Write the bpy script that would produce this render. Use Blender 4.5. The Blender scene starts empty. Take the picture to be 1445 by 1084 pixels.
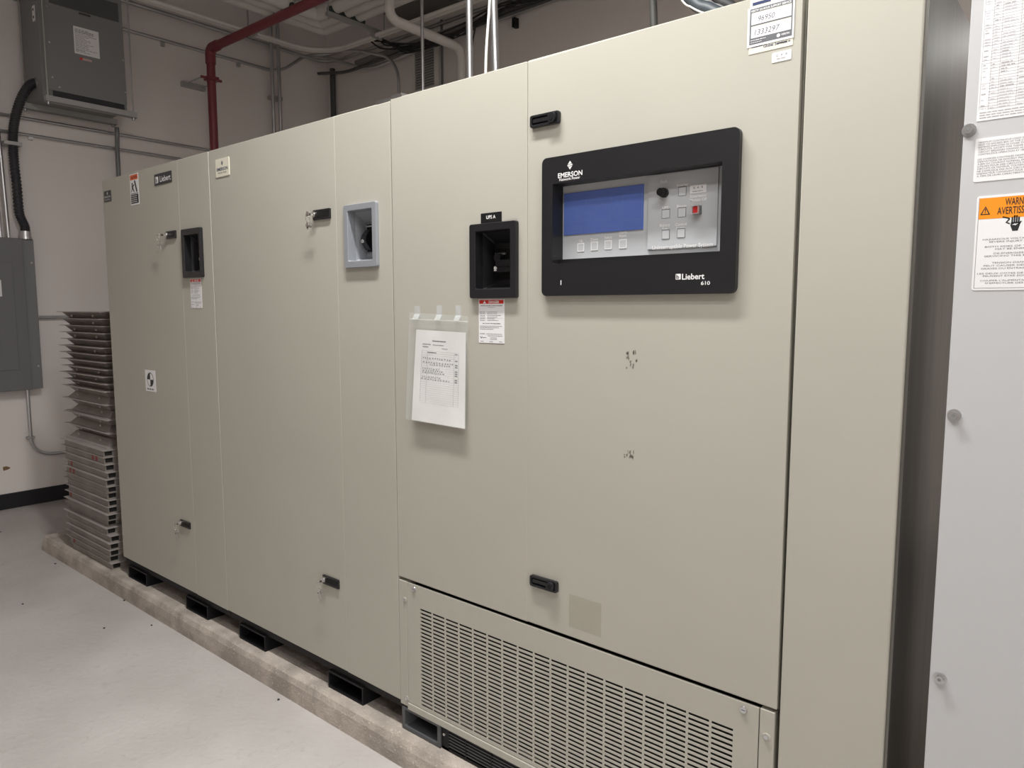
import bpy, bmesh, math, random
from mathutils import Vector, Matrix
random.seed(7)
SC = bpy.context.scene
COL = SC.collection

# ------------------------------------------------------------------ camera
FPX = 1023.3
CAM = Vector((0.0, -1.5, 1.47))
YAW, PIT, ROL = math.radians(-39.99), math.radians(5.96), math.radians(0.03)
fwd = Vector((math.sin(YAW)*math.cos(PIT), math.cos(YAW)*math.cos(PIT), -math.sin(PIT)))
rt0 = Vector((math.cos(YAW), -math.sin(YAW), 0)); dn0 = fwd.cross(rt0)
rt = math.cos(ROL)*rt0 + math.sin(ROL)*dn0
dn = -math.sin(ROL)*rt0 + math.cos(ROL)*dn0
cam = bpy.data.cameras.new('camera'); camo = bpy.data.objects.new('camera', cam); COL.objects.link(camo)
cam.sensor_width = 36.0; cam.lens = FPX/1445*36.0; cam.clip_start = 0.05
m = Matrix((( rt.x, -dn.x, -fwd.x, CAM.x), (rt.y, -dn.y, -fwd.y, CAM.y), (rt.z, -dn.z, -fwd.z, CAM.z), (0, 0, 0, 1)))
camo.matrix_world = m
SC.camera = camo

# ------------------------------------------------------------------ world, exposure, lamps
w = bpy.data.worlds.new('world'); SC.world = w; w.use_nodes = True
w.node_tree.nodes['Background'].inputs[0].default_value = (0.8, 0.85, 1, 1)
w.node_tree.nodes['Background'].inputs[1].default_value = 0.0
SC.view_settings.view_transform = 'Standard'; SC.view_settings.look = 'None'
SC.view_settings.exposure = 0.0; SC.view_settings.gamma = 1.0; SC.view_settings.use_curve_mapping = False
# strip lights hung over the aisle: (x, y, z, length, watts)
LAMPS = [(-1.3, -0.5, 3.5, 1.2, 86.0), (0.0, -0.8, 2.8, 1.2, 12.0), (-0.7, -1.6, 3.3, 1.2, 15.0), (4.5, -2.4, 3.0, 1.2, 96.0), (6.4, -2.9, 3.0, 1.2, 90.0), (0.06, 2.3, 2.62, 0.6, 4.4)]

# ------------------------------------------------------------------ materials
def mat(name, col, rough=0.5, metal=0.0, noise=0.0, nscale=8.0, bump=0.0, bscale=200.0, emit=0.0, spec=0.5, alpha=1.0, stretch=None):
    M = bpy.data.materials.new(name); M.use_nodes = True
    nt = M.node_tree; b = nt.nodes['Principled BSDF']
    b.inputs['Base Color'].default_value = (*col, 1); b.inputs['Roughness'].default_value = rough
    b.inputs['Metallic'].default_value = metal; b.inputs['Specular IOR Level'].default_value = spec
    b.inputs['Alpha'].default_value = alpha
    if emit:
        b.inputs['Emission Color'].default_value = (*col, 1); b.inputs['Emission Strength'].default_value = emit
    tc = nt.nodes.new('ShaderNodeTexCoord'); src = tc.outputs['Object']
    if stretch:
        mp = nt.nodes.new('ShaderNodeMapping'); mp.inputs['Scale'].default_value = stretch
        nt.links.new(src, mp.inputs['Vector']); src = mp.outputs['Vector']
    if noise:
        n = nt.nodes.new('ShaderNodeTexNoise'); n.inputs['Scale'].default_value = nscale; n.inputs['Detail'].default_value = 6
        nt.links.new(src, n.inputs['Vector'])
        r = nt.nodes.new('ShaderNodeMapRange'); r.inputs['From Min'].default_value = 0.3; r.inputs['From Max'].default_value = 0.7
        r.inputs['To Min'].default_value = 1-noise; r.inputs['To Max'].default_value = 1+noise
        nt.links.new(n.outputs['Fac'], r.inputs['Value'])
        mx = nt.nodes.new('ShaderNodeVectorMath'); mx.operation = 'SCALE'; mx.inputs[0].default_value = col
        nt.links.new(r.outputs['Result'], mx.inputs['Scale']); nt.links.new(mx.outputs['Vector'], b.inputs['Base Color'])
    if bump:
        n2 = nt.nodes.new('ShaderNodeTexNoise'); n2.inputs['Scale'].default_value = bscale; n2.inputs['Detail'].default_value = 3
        nt.links.new(src, n2.inputs['Vector'])
        bp = nt.nodes.new('ShaderNodeBump'); bp.inputs['Strength'].default_value = bump; bp.inputs['Distance'].default_value = 0.002
        nt.links.new(n2.outputs['Fac'], bp.inputs['Height']); nt.links.new(bp.outputs['Normal'], b.inputs['Normal'])
    return M

BEIGE = mat('beige_paint', (0.463, 0.448, 0.390), 0.55, spec=0.25, noise=0.02, nscale=3, bump=0.05, bscale=900)
EDGE = BEIGE
BLACK = mat('black_plastic', (0.012, 0.012, 0.014), 0.38, bump=0.1, bscale=900)
BLACKM = mat('black_paint', (0.007, 0.007, 0.008), 0.55, spec=0.3)
DARK = mat('dark_interior', (0.006, 0.006, 0.006), 0.8)
GREYP = mat('grey_plastic', (0.27, 0.285, 0.31), 0.45, bump=0.05, bscale=700)
FACEP = mat('faceplate_grey', (0.50, 0.52, 0.54), 0.4)
FACEB = mat('button_grey', (0.56, 0.58, 0.60), 0.4)
SCREEN = mat('blue_screen', (0.10, 0.165, 0.48), 0.2, noise=0.10, nscale=9)
SCREENL = mat('screen_lines', (0.16, 0.22, 0.48), 0.2)
WHITE = mat('white_print', (0.85, 0.85, 0.85), 0.5)
PAPER = mat('paper_white', (0.80, 0.79, 0.77), 0.6, noise=0.02, nscale=20)
LABELW = mat('label_white', (0.83, 0.83, 0.84), 0.45)
CREAM = mat('label_cream', (0.78, 0.75, 0.62), 0.45)
INK = mat('black_ink', (0.015, 0.015, 0.018), 0.5)
INKG = mat('grey_ink', (0.16, 0.16, 0.18), 0.5)
INKP = mat('lavender_ink', (0.60, 0.59, 0.63), 0.5)
INKL = mat('pale_ink', (0.42, 0.41, 0.42), 0.5)
NAVY = mat('navy_ink', (0.02, 0.035, 0.12), 0.5)
RED = mat('red_print', (0.75, 0.03, 0.02), 0.45)
ORANGE = mat('orange_print', (0.92, 0.30, 0.012), 0.45)
ORANGED = mat('orange_red_print', (0.75, 0.13, 0.03), 0.45)
CHARC = mat('charcoal_plate', (0.03, 0.032, 0.038), 0.4)
TAN = mat('tan_print', (0.60, 0.46, 0.17), 0.5)
SLATE = mat('slate_print', (0.13, 0.135, 0.15), 0.5)
CHROME = mat('chrome', (0.75, 0.74, 0.70), 0.22, 1.0)
ZINC = mat('zinc_plate', (0.62, 0.63, 0.64), 0.32, 1.0, noise=0.06, nscale=30)
EMT = mat('galvanised_tube', (0.60, 0.61, 0.62), 0.34, 1.0, noise=0.05, nscale=12)
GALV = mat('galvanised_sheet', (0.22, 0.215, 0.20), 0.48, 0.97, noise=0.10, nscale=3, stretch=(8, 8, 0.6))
LGREY = mat('light_grey_enamel', (0.54, 0.545, 0.555), 0.40, bump=0.05, bscale=600)
DGREY = mat('dark_grey_enamel', (0.165, 0.168, 0.172), 0.5, bump=0.05, bscale=400)
TRANSM = mat('transformer_grey', (0.225, 0.23, 0.235), 0.5, bump=0.05, bscale=400)
MGREY = mat('mid_grey_enamel', (0.20, 0.205, 0.21), 0.45)
CHAN = mat('channel_grey', (0.085, 0.09, 0.095), 0.5)
PANSTEEL = mat('panel_steel', (0.29, 0.262, 0.235), 0.5, 0.25, noise=0.15, nscale=6)
PANTOP = mat('panel_sheet', (0.42, 0.38, 0.36), 0.5, 0.2, noise=0.10, nscale=8)
RUST = mat('red_chalk', (0.30, 0.07, 0.06), 0.7)
PVC = mat('cream_pipe_jacket', (0.74, 0.71, 0.67), 0.5, noise=0.05, nscale=5)
REDPIPE = mat('red_pipe_paint', (0.22, 0.042, 0.052), 0.45)
FLEX = mat('flexible_black', (0.03, 0.03, 0.035), 0.5)
CABLE = mat('dark_cable', (0.03, 0.03, 0.032), 0.6)
STRUT = mat('strut_channel', (0.45, 0.45, 0.44), 0.45, 0.4)
DSTRUT = mat('dark_strut', (0.03, 0.045, 0.04), 0.6)
BASE = mat('black_cove_base', (0.012, 0.012, 0.016), 0.4)
CLEAR = mat('clear_film', (0.80, 0.84, 0.83), 0.25, alpha=0.20)
TAPE = mat('clear_tape', (0.85, 0.88, 0.88), 0.3, alpha=0.30)
SMUDGE = mat('scuff_dirt', (0.12, 0.11, 0.095), 0.7, alpha=0.5)
GHOST = mat('glue_residue', (0.47, 0.44, 0.33), 0.7, noise=.12, nscale=60, alpha=0.22)
REDB = mat('red_button', (0.60, 0.03, 0.03), 0.3)
SMOKE = mat('clear_guard', (0.5, 0.45, 0.45), 0.15, alpha=0.4)
LAMPM = mat('lamp_diffuser', (1.0, 0.97, 0.92), 0.5, emit=6.0)
LAMPH = mat('lamp_housing', (0.7, 0.7, 0.7), 0.5)

def surf(name, c1, c2, scale, rough, bump, bscale, c3=None, stretch=None):
    M = bpy.data.materials.new(name); M.use_nodes = True; nt = M.node_tree; b = nt.nodes['Principled BSDF']
    tc = nt.nodes.new('ShaderNodeTexCoord'); n = nt.nodes.new('ShaderNodeTexNoise'); n.inputs['Scale'].default_value = scale; n.inputs['Detail'].default_value = 8
    src = tc.outputs['Object']
    if stretch:
        mp = nt.nodes.new('ShaderNodeMapping'); mp.inputs['Scale'].default_value = stretch; nt.links.new(src, mp.inputs['Vector']); src = mp.outputs['Vector']
    nt.links.new(src, n.inputs['Vector'])
    cr = nt.nodes.new('ShaderNodeValToRGB'); e = cr.color_ramp.elements
    e[0].position = 0.35; e[0].color = (*c1, 1); e[1].position = 0.65; e[1].color = (*c2, 1)
    nt.links.new(n.outputs['Fac'], cr.inputs['Fac']); out = cr.outputs['Color']
    if c3:
        n3 = nt.nodes.new('ShaderNodeTexNoise'); n3.inputs['Scale'].default_value = scale*9; n3.inputs['Detail'].default_value = 6; n3.inputs['Distortion'].default_value = 1.2
        nt.links.new(src, n3.inputs['Vector'])
        r3 = nt.nodes.new('ShaderNodeValToRGB'); r3.color_ramp.elements[0].position = 0.60; r3.color_ramp.elements[1].position = 0.74
        nt.links.new(n3.outputs['Fac'], r3.inputs['Fac'])
        mx = nt.nodes.new('ShaderNodeMix'); mx.data_type = 'RGBA'; mx.inputs['B'].default_value = (*c3, 1)
        nt.links.new(r3.outputs['Color'], mx.inputs['Factor']); nt.links.new(out, mx.inputs['A']); out = mx.outputs['Result']
    nt.links.new(out, b.inputs['Base Color']); b.inputs['Roughness'].default_value = rough
    n2 = nt.nodes.new('ShaderNodeTexNoise'); n2.inputs['Scale'].default_value = bscale; n2.inputs['Detail'].default_value = 5
    nt.links.new(src, n2.inputs['Vector'])
    bp = nt.nodes.new('ShaderNodeBump'); bp.inputs['Strength'].default_value = bump; bp.inputs['Distance'].default_value = 0.004
    nt.links.new(n2.outputs['Fac'], bp.inputs['Height']); nt.links.new(bp.outputs['Normal'], b.inputs['Normal'])
    return M
FLOORM = surf('painted_floor', (0.48, 0.45, 0.43), (0.56, 0.535, 0.515), 2.2, 0.5, 0.8, 42, (0.47, 0.44, 0.415))
WALLM = surf('wall_paint', (0.81, 0.755, 0.72), (0.84, 0.785, 0.75), 0.8, 0.6, 0.05, 60)
CEILM = surf('ceiling_paint', (0.34, 0.32, 0.315), (0.38, 0.36, 0.35), 1.2, 0.8, 0.1, 40)
PADM = surf('raw_concrete', (0.34, 0.30, 0.26), (0.54, 0.475, 0.42), 9, 0.85, 0.9, 110, (0.66, 0.59, 0.52))

# ------------------------------------------------------------------ mesh builder
FRONT = (Vector((0, 0, 0)), Vector((1, 0, 0)), Vector((0, 0, 1)), Vector((0, -1, 0)))     # u=x, v=z, h towards the aisle
def LEFTF(x): return (Vector((x, 0, 0)), Vector((0, 1, 0)), Vector((0, 0, 1)), Vector((1, 0, 0)))
WORLD = (Vector((0, 0, 0)), Vector((1, 0, 0)), Vector((0, 1, 0)), Vector((0, 0, 1)))
_tc = {}; ORG = {}
def text_geo(s, bold):
    k = (s, bold)
    if k in _tc: return _tc[k]
    cu = bpy.data.curves.new('t', 'FONT'); cu.body = s; cu.size = 1.0; cu.offset = bold; cu.resolution_u = 3; cu.fill_mode = 'FRONT'
    o = bpy.data.objects.new('t', cu); COL.objects.link(o); bpy.context.view_layer.update()
    dg = bpy.context.evaluated_depsgraph_get()
    me = bpy.data.meshes.new_from_object(o.evaluated_get(dg))
    vs = [v.co.copy() for v in me.vertices]; fs = [tuple(p.vertices) for p in me.polygons]
    bpy.data.objects.remove(o); bpy.data.curves.remove(cu); bpy.data.meshes.remove(me)
    _tc[k] = (vs, fs); return _tc[k]

def rrect(u0, u1, v0, v1, r=0.0, k=4):
    pts = []
    for cx, cy, a in ((u1-r, v1-r, 0), (u0+r, v1-r, 90), (u0+r, v0+r, 180), (u1-r, v0+r, 270)):
        for i in range(k+1):
            t = math.radians(a+90*i/k if k else a+45); r = r if k else r*1.41421; pts.append((cx+r*math.cos(t), cy+r*math.sin(t)))
    return pts

class MB:
    def __init__(s, frame=FRONT): s.v = []; s.f = []; s.m = []; s.mats = []; s.fr = frame; s.sm = []
    def mi(s, mt):
        if mt not in s.mats: s.mats.append(mt)
        return s.mats.index(mt)
    def P(s, u, v, h):
        o, a, b, c = s.fr; return o+a*u+b*v+c*h
    def add(s, pts, faces, mt, smooth=False):
        n = len(s.v); s.v += [Vector(p) for p in pts]; i = s.mi(mt)
        for f in faces: s.f.append(tuple(n+j for j in f)); s.m.append(i); s.sm.append(smooth)
        return s
    def box(s, u0, u1, v0, v1, h0, h1, mt):
        p = [s.P(u, v, h) for h in (h0, h1) for (u, v) in ((u0, v0), (u1, v0), (u1, v1), (u0, v1))]
        return s.add(p, [(3, 2, 1, 0), (4, 5, 6, 7), (0, 1, 5, 4), (1, 2, 6, 5), (2, 3, 7, 6), (3, 0, 4, 7)], mt)
    def quad(s, u0, u1, v0, v1, h, mt):
        return s.add([s.P(u0, v0, h), s.P(u1, v0, h), s.P(u1, v1, h), s.P(u0, v1, h)], [(0, 1, 2, 3)], mt)
    def poly(s, pts, h, mt): return s.add([s.P(u, v, h) for u, v in pts], [tuple(range(len(pts)))], mt)
    def plate(s, loop, h0, h1, mt):
        n = len(loop)
        p = [s.P(u, v, h0) for u, v in loop]+[s.P(u, v, h1) for u, v in loop]
        return s.add(p, [tuple(range(n-1, -1, -1)), tuple(range(n, 2*n))]+[(i, (i+1) % n, n+(i+1) % n, n+i) for i in range(n)], mt)
    def ring(s, lo, li, h0, h1, mt):
        n = len(lo)
        p = [s.P(u, v, h) for L, h in ((lo, h0), (li, h0), (lo, h1), (li, h1)) for u, v in L]
        fs = []
        for i in range(n):
            j = (i+1) % n
            fs += [(2*n+i, 2*n+j, 3*n+j, 3*n+i), (j, i, n+i, n+j), (i, j, 2*n+j, 2*n+i), (n+j, n+i, 3*n+i, 3*n+j)]
        return s.add(p, fs, mt)
    def loft(s, l0, h0, l1, h1, mt, cap=True):     # open basin: walls from l0 to l1 with a floor at l1
        n = len(l0)
        p = [s.P(u, v, h0) for u, v in l0]+[s.P(u, v, h1) for u, v in l1]
        fs = [(j, i, n+i, n+j) for i in range(n) for j in ((i+1) % n,)]
        if cap: fs.append(tuple(range(n, 2*n)))
        return s.add(p, fs, mt)
    def tube(s, pts, r, mt, seg=12, caps=True):
        pts = [Vector(p) for p in pts]; n = len(pts); rings = []; up = None
        for i, p in enumerate(pts):
            t = ((pts[min(i+1, n-1)]-pts[max(i-1, 0)])).normalized()
            if up is None:
                up = t.orthogonal().normalized()
            up = (up-t*up.dot(t)).normalized(); b = t.cross(up)
            rr = r(i/(n-1)) if callable(r) else r
            rings.append([p+up*rr*math.cos(2*math.pi*k/seg)+b*rr*math.sin(2*math.pi*k/seg) for k in range(seg)])
        fs = [(i*seg+k, i*seg+(k+1) % seg, (i+1)*seg+(k+1) % seg, (i+1)*seg+k) for i in range(n-1) for k in range(seg)]
        s.add([q for R_ in rings for q in R_], fs, mt, True)
        if caps:
            s.add(rings[0], [tuple(range(seg-1, -1, -1))], mt); s.add(rings[-1], [tuple(range(seg))], mt)
        return s
    def cyl(s, u, v, h0, h1, r, mt, seg=20, r2=None):
        r2 = r if r2 is None else r2
        lo = [(u+r*math.cos(2*math.pi*k/seg), v+r*math.sin(2*math.pi*k/seg)) for k in range(seg)]
        hi = [(u+r2*math.cos(2*math.pi*k/seg), v+r2*math.sin(2*math.pi*k/seg)) for k in range(seg)]
        p = [s.P(a, b, h0) for a, b in lo]+[s.P(a, b, h1) for a, b in hi]
        s.add(p, [(i, (i+1) % seg, seg+(i+1) % seg, seg+i) for i in range(seg)], mt, True)
        return s.add(p[seg:], [tuple(range(seg))], mt)
    def text(s, body, u, v, size, h, mt, align='C', width=None, bold=0.0, shear=0.0):
        vs, fs = text_geo(body, bold)
        if not vs: return s
        x0 = min(p.x for p in vs); x1 = max(p.x for p in vs)
        k = size/0.70; kx = k
        if width: kx = width/(x1-x0)
        off = {'L': x0, 'C': (x0+x1)/2, 'R': x1}[align]
        return s.add([s.P(u+(p.x-off)*kx+p.y*k*shear, v+p.y*k, h) for p in vs], fs, mt)
    def words(s, u0, u1, v, size, h, mt, fill=0.9):       # a run of print too small to read
        u = u0
        end = u0+(u1-u0)*fill
        while u < end:
            L = min(random.uniform(1.4, 4.2)*size, end-u)
            s.quad(u, u+L, v, v+size*0.62, h, mt); u += L+size*0.5
        return s
    def build(s, name, parent=None, bevel=0.0, segs=2, smooth=False):
        me = bpy.data.meshes.new(name)
        inv = Matrix.Translation(-ORG[parent.name]) if parent else Matrix.Identity(4)
        me.from_pydata([inv@v for v in s.v], [], s.f)
        for mt in s.mats: me.materials.append(mt)
        for p, i, q in zip(me.polygons, s.m, s.sm): p.material_index = i; p.use_smooth = q
        me.update()
        o = bpy.data.objects.new(name, me); COL.objects.link(o)
        if parent: o.parent = parent
        ORG[o.name] = ORG[parent.name] if parent else Vector((0, 0, 0))
        if bevel:
            b = o.modifiers.new('bevel', 'BEVEL'); b.width = bevel; b.segments = segs; b.limit_method = 'ANGLE'; b.angle_limit = math.radians(40)
        return o

def tag(o, label=None, cat=None, group=None, kind=None):
    if label: o['label'] = label
    if cat: o['category'] = cat
    if group: o['group'] = group
    if kind: o['kind'] = kind
    return o
def thing(name, loc, label, cat, group=None):
    o = bpy.data.objects.new(name, None); COL.objects.link(o); o.location = loc; o.empty_display_size = 0.1
    ORG[o.name] = Vector(loc)
    return tag(o, label, cat, group)

# pixel of the survey photograph -> a point on a known plane of the room
def ray(px, py): return (rt*((px-722.5)/FPX)+dn*((py-542)/FPX)+fwd)
def onY(px, py, Y=0.0):
    d = ray(px, py); t = (Y-CAM.y)/d.y; return CAM+d*t
def onX(px, py, X):
    d = ray(px, py); t = (X-CAM.x)/d.x; return CAM+d*t
def onZ(px, py, Z):
    d = ray(px, py); t = (Z-CAM.z)/d.z; return CAM+d*t
def FR(tl, tr, bl, br, h=0.0):       # an upright rectangle on the cabinet fronts
    a, b, c, d = [onY(*p, -h) for p in (tl, tr, bl, br)]
    return ((a.x+c.x)/2, (b.x+d.x)/2, (c.z+d.z)/2, (a.z+b.z)/2)
def bend(pts, rad, k=6):             # rounds the corners of a polyline
    pts = [Vector(p) for p in pts]; out = [pts[0]]
    for a, b, c in zip(pts, pts[1:], pts[2:]):
        d0 = (a-b); d1 = (c-b); r_ = min(rad, d0.length*0.49, d1.length*0.49)
        p0 = b+d0.normalized()*r_; p1 = b+d1.normalized()*r_
        for i in range(k+1):
            t = i/k; out.append(p0*(1-t)**2+b*2*t*(1-t)+p1*t*t)
    out.append(pts[-1]); return out

# ------------------------------------------------------------------ room
XL, YB, ZC = -6.21, 3.05, 4.5
XR, YF = 7.5, -5.2
tag(MB(WORLD).box(XL-.1, XR+.1, YF-.1, YB+.1, -0.1, 0, FLOORM).build('floor'), kind='structure')
tag(MB(WORLD).box(XL-.1, XR+.1, YF-.1, YB+.1, ZC, ZC+.1, CEILM).build('ceiling'), kind='structure')
wl = tag(MB(WORLD).box(XL-.1, XL, YF, YB, 0, ZC, WALLM).build('wall_left'), kind='structure')
tag(MB(WORLD).box(XL-.1, XR+.1, YB, YB+.1, 0, ZC, WALLM).build('wall_back'), kind='structure')
tag(MB(WORLD).box(XL-.1, XR+.1, YF-.1, YF, 0, ZC, WALLM).build('wall_front'), kind='structure')
tag(MB(WORLD).box(XR, XR+.1, YF, YB, 0, ZC, WALLM).build('wall_right'), kind='structure')
tag(MB(WORLD).box(XL, XL+.012, YF, YB-.013, 0, .115, BASE).build('baseboard_left', bevel=.004), kind='structure')
tag(MB(WORLD).box(XL, XR, YB-.012, YB, 0, .115, BASE).build('baseboard_back', bevel=.004), kind='structure')

# concrete housekeeping pad with a chipped front edge
ZP = 0.093
bm = bmesh.new(); NX = 230
prof0 = [(-0.048, 0.0), (-0.048, 0.035), (-0.047, 0.068), (-0.040, 0.088), (-0.026, ZP), (0.02, ZP), (1.25, ZP), (1.25, 0)]
rows = []
for i in range(NX+1):
    x = -4.953+(4.953+0.9)*i/NX
    c = max(0, math.sin(x*3.1)*math.sin(x*7.3+1))*0.010+random.random()*0.004
    rw = []
    for j, (y, z) in enumerate(prof0):
        yy, zz = y, z
        if j in (2, 3): yy += c*(0.5 if j == 2 else 1.0); zz -= c*0.5
        if j == 4: yy += c*0.8
        if j == 1: yy += random.uniform(-.0015, .0015)
        rw.append(bm.verts.new((x, yy, zz)))
    rows.append(rw)
for a, b in zip(rows, rows[1:]):
    for j in range(len(prof0)-1): bm.faces.new((a[j], b[j], b[j+1], a[j+1]))
bm.faces.new(rows[0]); bm.faces.new(rows[-1][::-1])
bmesh.ops.recalc_face_normals(bm, faces=bm.faces)
me = bpy.data.meshes.new('concrete_pad'); bm.to_mesh(me); bm.free(); me.materials.append(PADM)
po = bpy.data.objects.new('concrete_pad', me); COL.objects.link(po); tag(po, kind='structure')

# strip lights
LAMPLAB = {(-1.3, -0.5): 'long strip light hung highest, close to the front of the cabinets', (0.0, -0.8): 'long strip light hung lowest, before the light grey enclosure', (-0.7, -1.6): 'long strip light hung over the middle of the aisle',
           (4.5, -2.4): 'long strip light far to the right, the nearer of two', (6.4, -2.9): 'long strip light far to the right, the farther of two', (0.06, 2.3): 'short strip light over the passage behind the cabinets'}
for (x, y, z, L, wt) in LAMPS:
    t = thing('strip_light', (x, y, z), LAMPLAB[(x, y)], 'ceiling light', 'strip lights')
    MB(WORLD).box(x-L/2, x+L/2, y-.06, y+.06, z+.02, z+.09, LAMPH).build('housing', t, .005)
    MB(WORLD).box(x-L/2+.02, x+L/2-.02, y-.045, y+.045, z+.004, z+.019, LAMPM).build('diffuser', t)
    for s_ in (-1, 1): MB(WORLD).tube([(x+s_*L*.4, y, z+.09), (x+s_*L*.4, y, ZC)], .004, STRUT, 8).build('suspension_rod', t)
    la = bpy.data.lights.new('lamp', 'AREA'); la.shape = 'RECTANGLE'; la.size = L; la.size_y = .12; la.energy = wt; la.color = (1.0, 0.985, 0.965)
    lo = bpy.data.objects.new('lamp', la); COL.objects.link(lo); lo.parent = t; lo.location = (0, 0, 0)

# ------------------------------------------------------------------ cabinets: shared builders
TOP, DB = 2.094, 0.192
GAP = 0.0025
def shell(xa, xb, za, zb):        # case with a dark mouth behind the doors
    b = MB().ring(rrect(xa, xb, za, zb, .0, 0), rrect(xa+.02, xb-.02, za+.02, zb-.02, .0, 0), -.0755, -.022, BEIGE)
    return b.box(xa, xb, za, zb, -.90, -.0755, BEIGE).box(xa+.02, xb-.02, za+.02, zb-.02, -.0755, -.0745, DARK)
def small_lock(parent, u, v, h):
    MB().cyl(u, v, h, h+.006, .010, CHROME).cyl(u, v, h+.006, h+.010, .0065, ZINC).build('lock_cylinder', parent)
def latch(parent, rc, lock=True, knob=False):
    u0, u1, v0, v1 = rc
    b = MB()
    if knob:
        b.ring(rrect(u0, u1, v0, v1, .006), rrect(u0+.006, u1-.006, v0+.006, v1-.006, .003), .0003, .010, BLACK)
        b.plate(rrect(u0+.006, u1-.006, v0+.006, v1-.006, .003), .0003, .004, BLACKM)
        b.box(u0+.008, u1-.032, v0+.011, v1-.009, .004, .0085, BLACK)
        o = b.build('latch', parent, .0008)
        MB().cyl(u1-.020, (v0+v1)/2, .004, .016, .0135, BLACK, 24, .012).cyl(u1-.020, (v0+v1)/2, .016, .017, .006, BLACKM).build('knob', o)
    else:
        b.plate(rrect(u0, u1, v0, v1, .003), .0003, .007, BLACK)
        b.box(u0+.022, u1-.004, v0+.008, v1-.006, .007, .0085, BLACKM)
        o = b.build('latch', parent, .001)
        small_lock(o, u0+.012, (v0+v1)/2+.002, .007)
    return o
def keys(u, v, h, label, drop=.055):
    t = thing('key_ring', (u, -h, v), label, 'keys', 'keys left in the cabinet locks')
    MB().box(u-.001, u+.001, v-.004, v+.004, h-.006, h+.016, CHROME).cyl(u, v, h+.016, h+.018, .009, CHROME, 14).build('key', t)
    c = Vector((u-.004, -(h+.014), v-.016)); pts = [c+Vector((.011*math.cos(a), -.004*math.sin(a), .014*math.sin(a))) for a in [i*math.pi/8 for i in range(17)]]
    MB().tube(pts, .0014, CHROME, 8, False).build('ring', t)
    b = MB(); x = u-.010; z = v-.028; hh = h+.010
    b.cyl(x, z-.008, hh, hh+.002, .010, CHROME, 16).box(x-.003, x+.003, z-drop+.008, z-.014, hh, hh+.002, CHROME)
    b.box(x+.003, x+.0052, z-drop+.014, z-drop+.020, hh, hh+.002, CHROME)
    b.build('key', t)
    b = MB(); x = u+.002; z = v-.028; hh = h+.006
    b.cyl(x, z-.009, hh, hh+.002, .008, ZINC, 16).box(x-.002, x+.002, z-drop*.8+.008, z-.014, hh, hh+.002, ZINC)
    b.build('key', t)
def recess(parent, rc, ri, m_, depth, lab=None, style=0):
    # framed basin that holds a breaker handle
    O = rrect(*rc, .006); I = rrect(*ri, .004)
    b = MB().ring(O, I, -.020, .012, m_)
    u0, u1, v0, v1 = ri
    b.loft(I, -.019, rrect(u0+.012, u1-.004, v0+.016, v1-.030, .003), -depth, m_)
    o = b.build('handle_recess', parent, .002)
    bl = MB(); w_ = u1-u0; hh = v1-v0
    if style == 0:       # grey basin: dark slot with a rocker lever
        bl.box(u0+w_*.17, u1-.008, v0+hh*.20, v1-hh*.24, -depth+.0005, -depth+.004, BLACKM)
        ob = bl.build('slot_plate', o)
        l = MB(); xa = u0+w_*.18; za, zb = v0+hh*.24, v1-hh*.36
        for i in range(8):
            t0, t1 = i/8, (i+1)/8
            h0 = .012+.020*math.sin(math.pi*t0); h1 = .012+.020*math.sin(math.pi*t1)
            z0 = za+(zb-za)*t0; z1 = za+(zb-za)*t1
            p = [l.P(x, z, h) for x in (xa, xa+.026) for (z, h) in ((z0, -depth+.004), (z1, -depth+.004), (z1, -depth+h1), (z0, -depth+h0))]
            l.add(p, [(0, 1, 2, 3), (7, 6, 5, 4), (3, 2, 6, 7), (0, 3, 7, 4), (1, 5, 6, 2)], BLACK)
        l.build('breaker_handle', o)
        MB().box(u0+w_*.15, u0+w_*.45, v1-hh*.30, v1-hh*.275, -depth+.004, -depth+.012, CHROME).build('slide_bar', o)
        MB().cyl(xa+.010, za+(zb-za)*.42, -depth+.030, -depth+.034, .0055, WHITE, 16).cyl(xa+.010, za+(zb-za)*.42, -depth+.034, -depth+.0345, .0025, INK, 12).build('position_mark', o)
    else:
        bl.box(u0+w_*.14, u1-.008, v0+hh*.18, v1-hh*.28, -depth+.0005, -depth+.004, BLACKM)
        bl.box(u0+w_*.20, u1-.008, v0+hh*.30, v0+hh*.42, -depth+.004, -depth+.022, BLACK)
        bl.build('slot_plate', o, .001)
        MB().box(u0+w_*.26, u1-.012, v0+hh*.40, v0+hh*.52, -depth+.004, -depth+.026, BLACK).cyl(u0+w_*.30, v0+hh*.56, -depth+.004, -depth+.024, .012, BLACK).build('breaker_handle', o, .003)
        b2 = MB().box(u0+w_*.15, u0+w_*.45, v0+hh*.615, v0+hh*.645, -depth+.004, -depth+.010, ZINC)
        b2.build('slide_bar', o)
        b3 = MB().box(u0+w_*.21, u0+w_*.28, v0+hh*.325, v0+hh*.345, -depth+.022, -depth+.0235, WHITE).cyl(u0+w_*.245, v0+hh*.375, -depth+.022, -depth+.0235, .005, WHITE, 14)
        b3.build('position_mark', o)
    return o
def liebert_mark(b, u, v, s, h, mt, bg):
    b.plate(rrect(u, u+s, v, v+s, s*.12), h-.0002, h, mt)
    b.text('b', u+s*.48, v+s*.14, s*.62, h+.0002, bg, bold=.02)
    b.poly([(u+s*.12, v+s*.10), (u+s*.22, v+s*.10), (u+s*.22, v+s*.9), (u+s*.12, v+s*.9)], h+.0002, bg)
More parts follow.
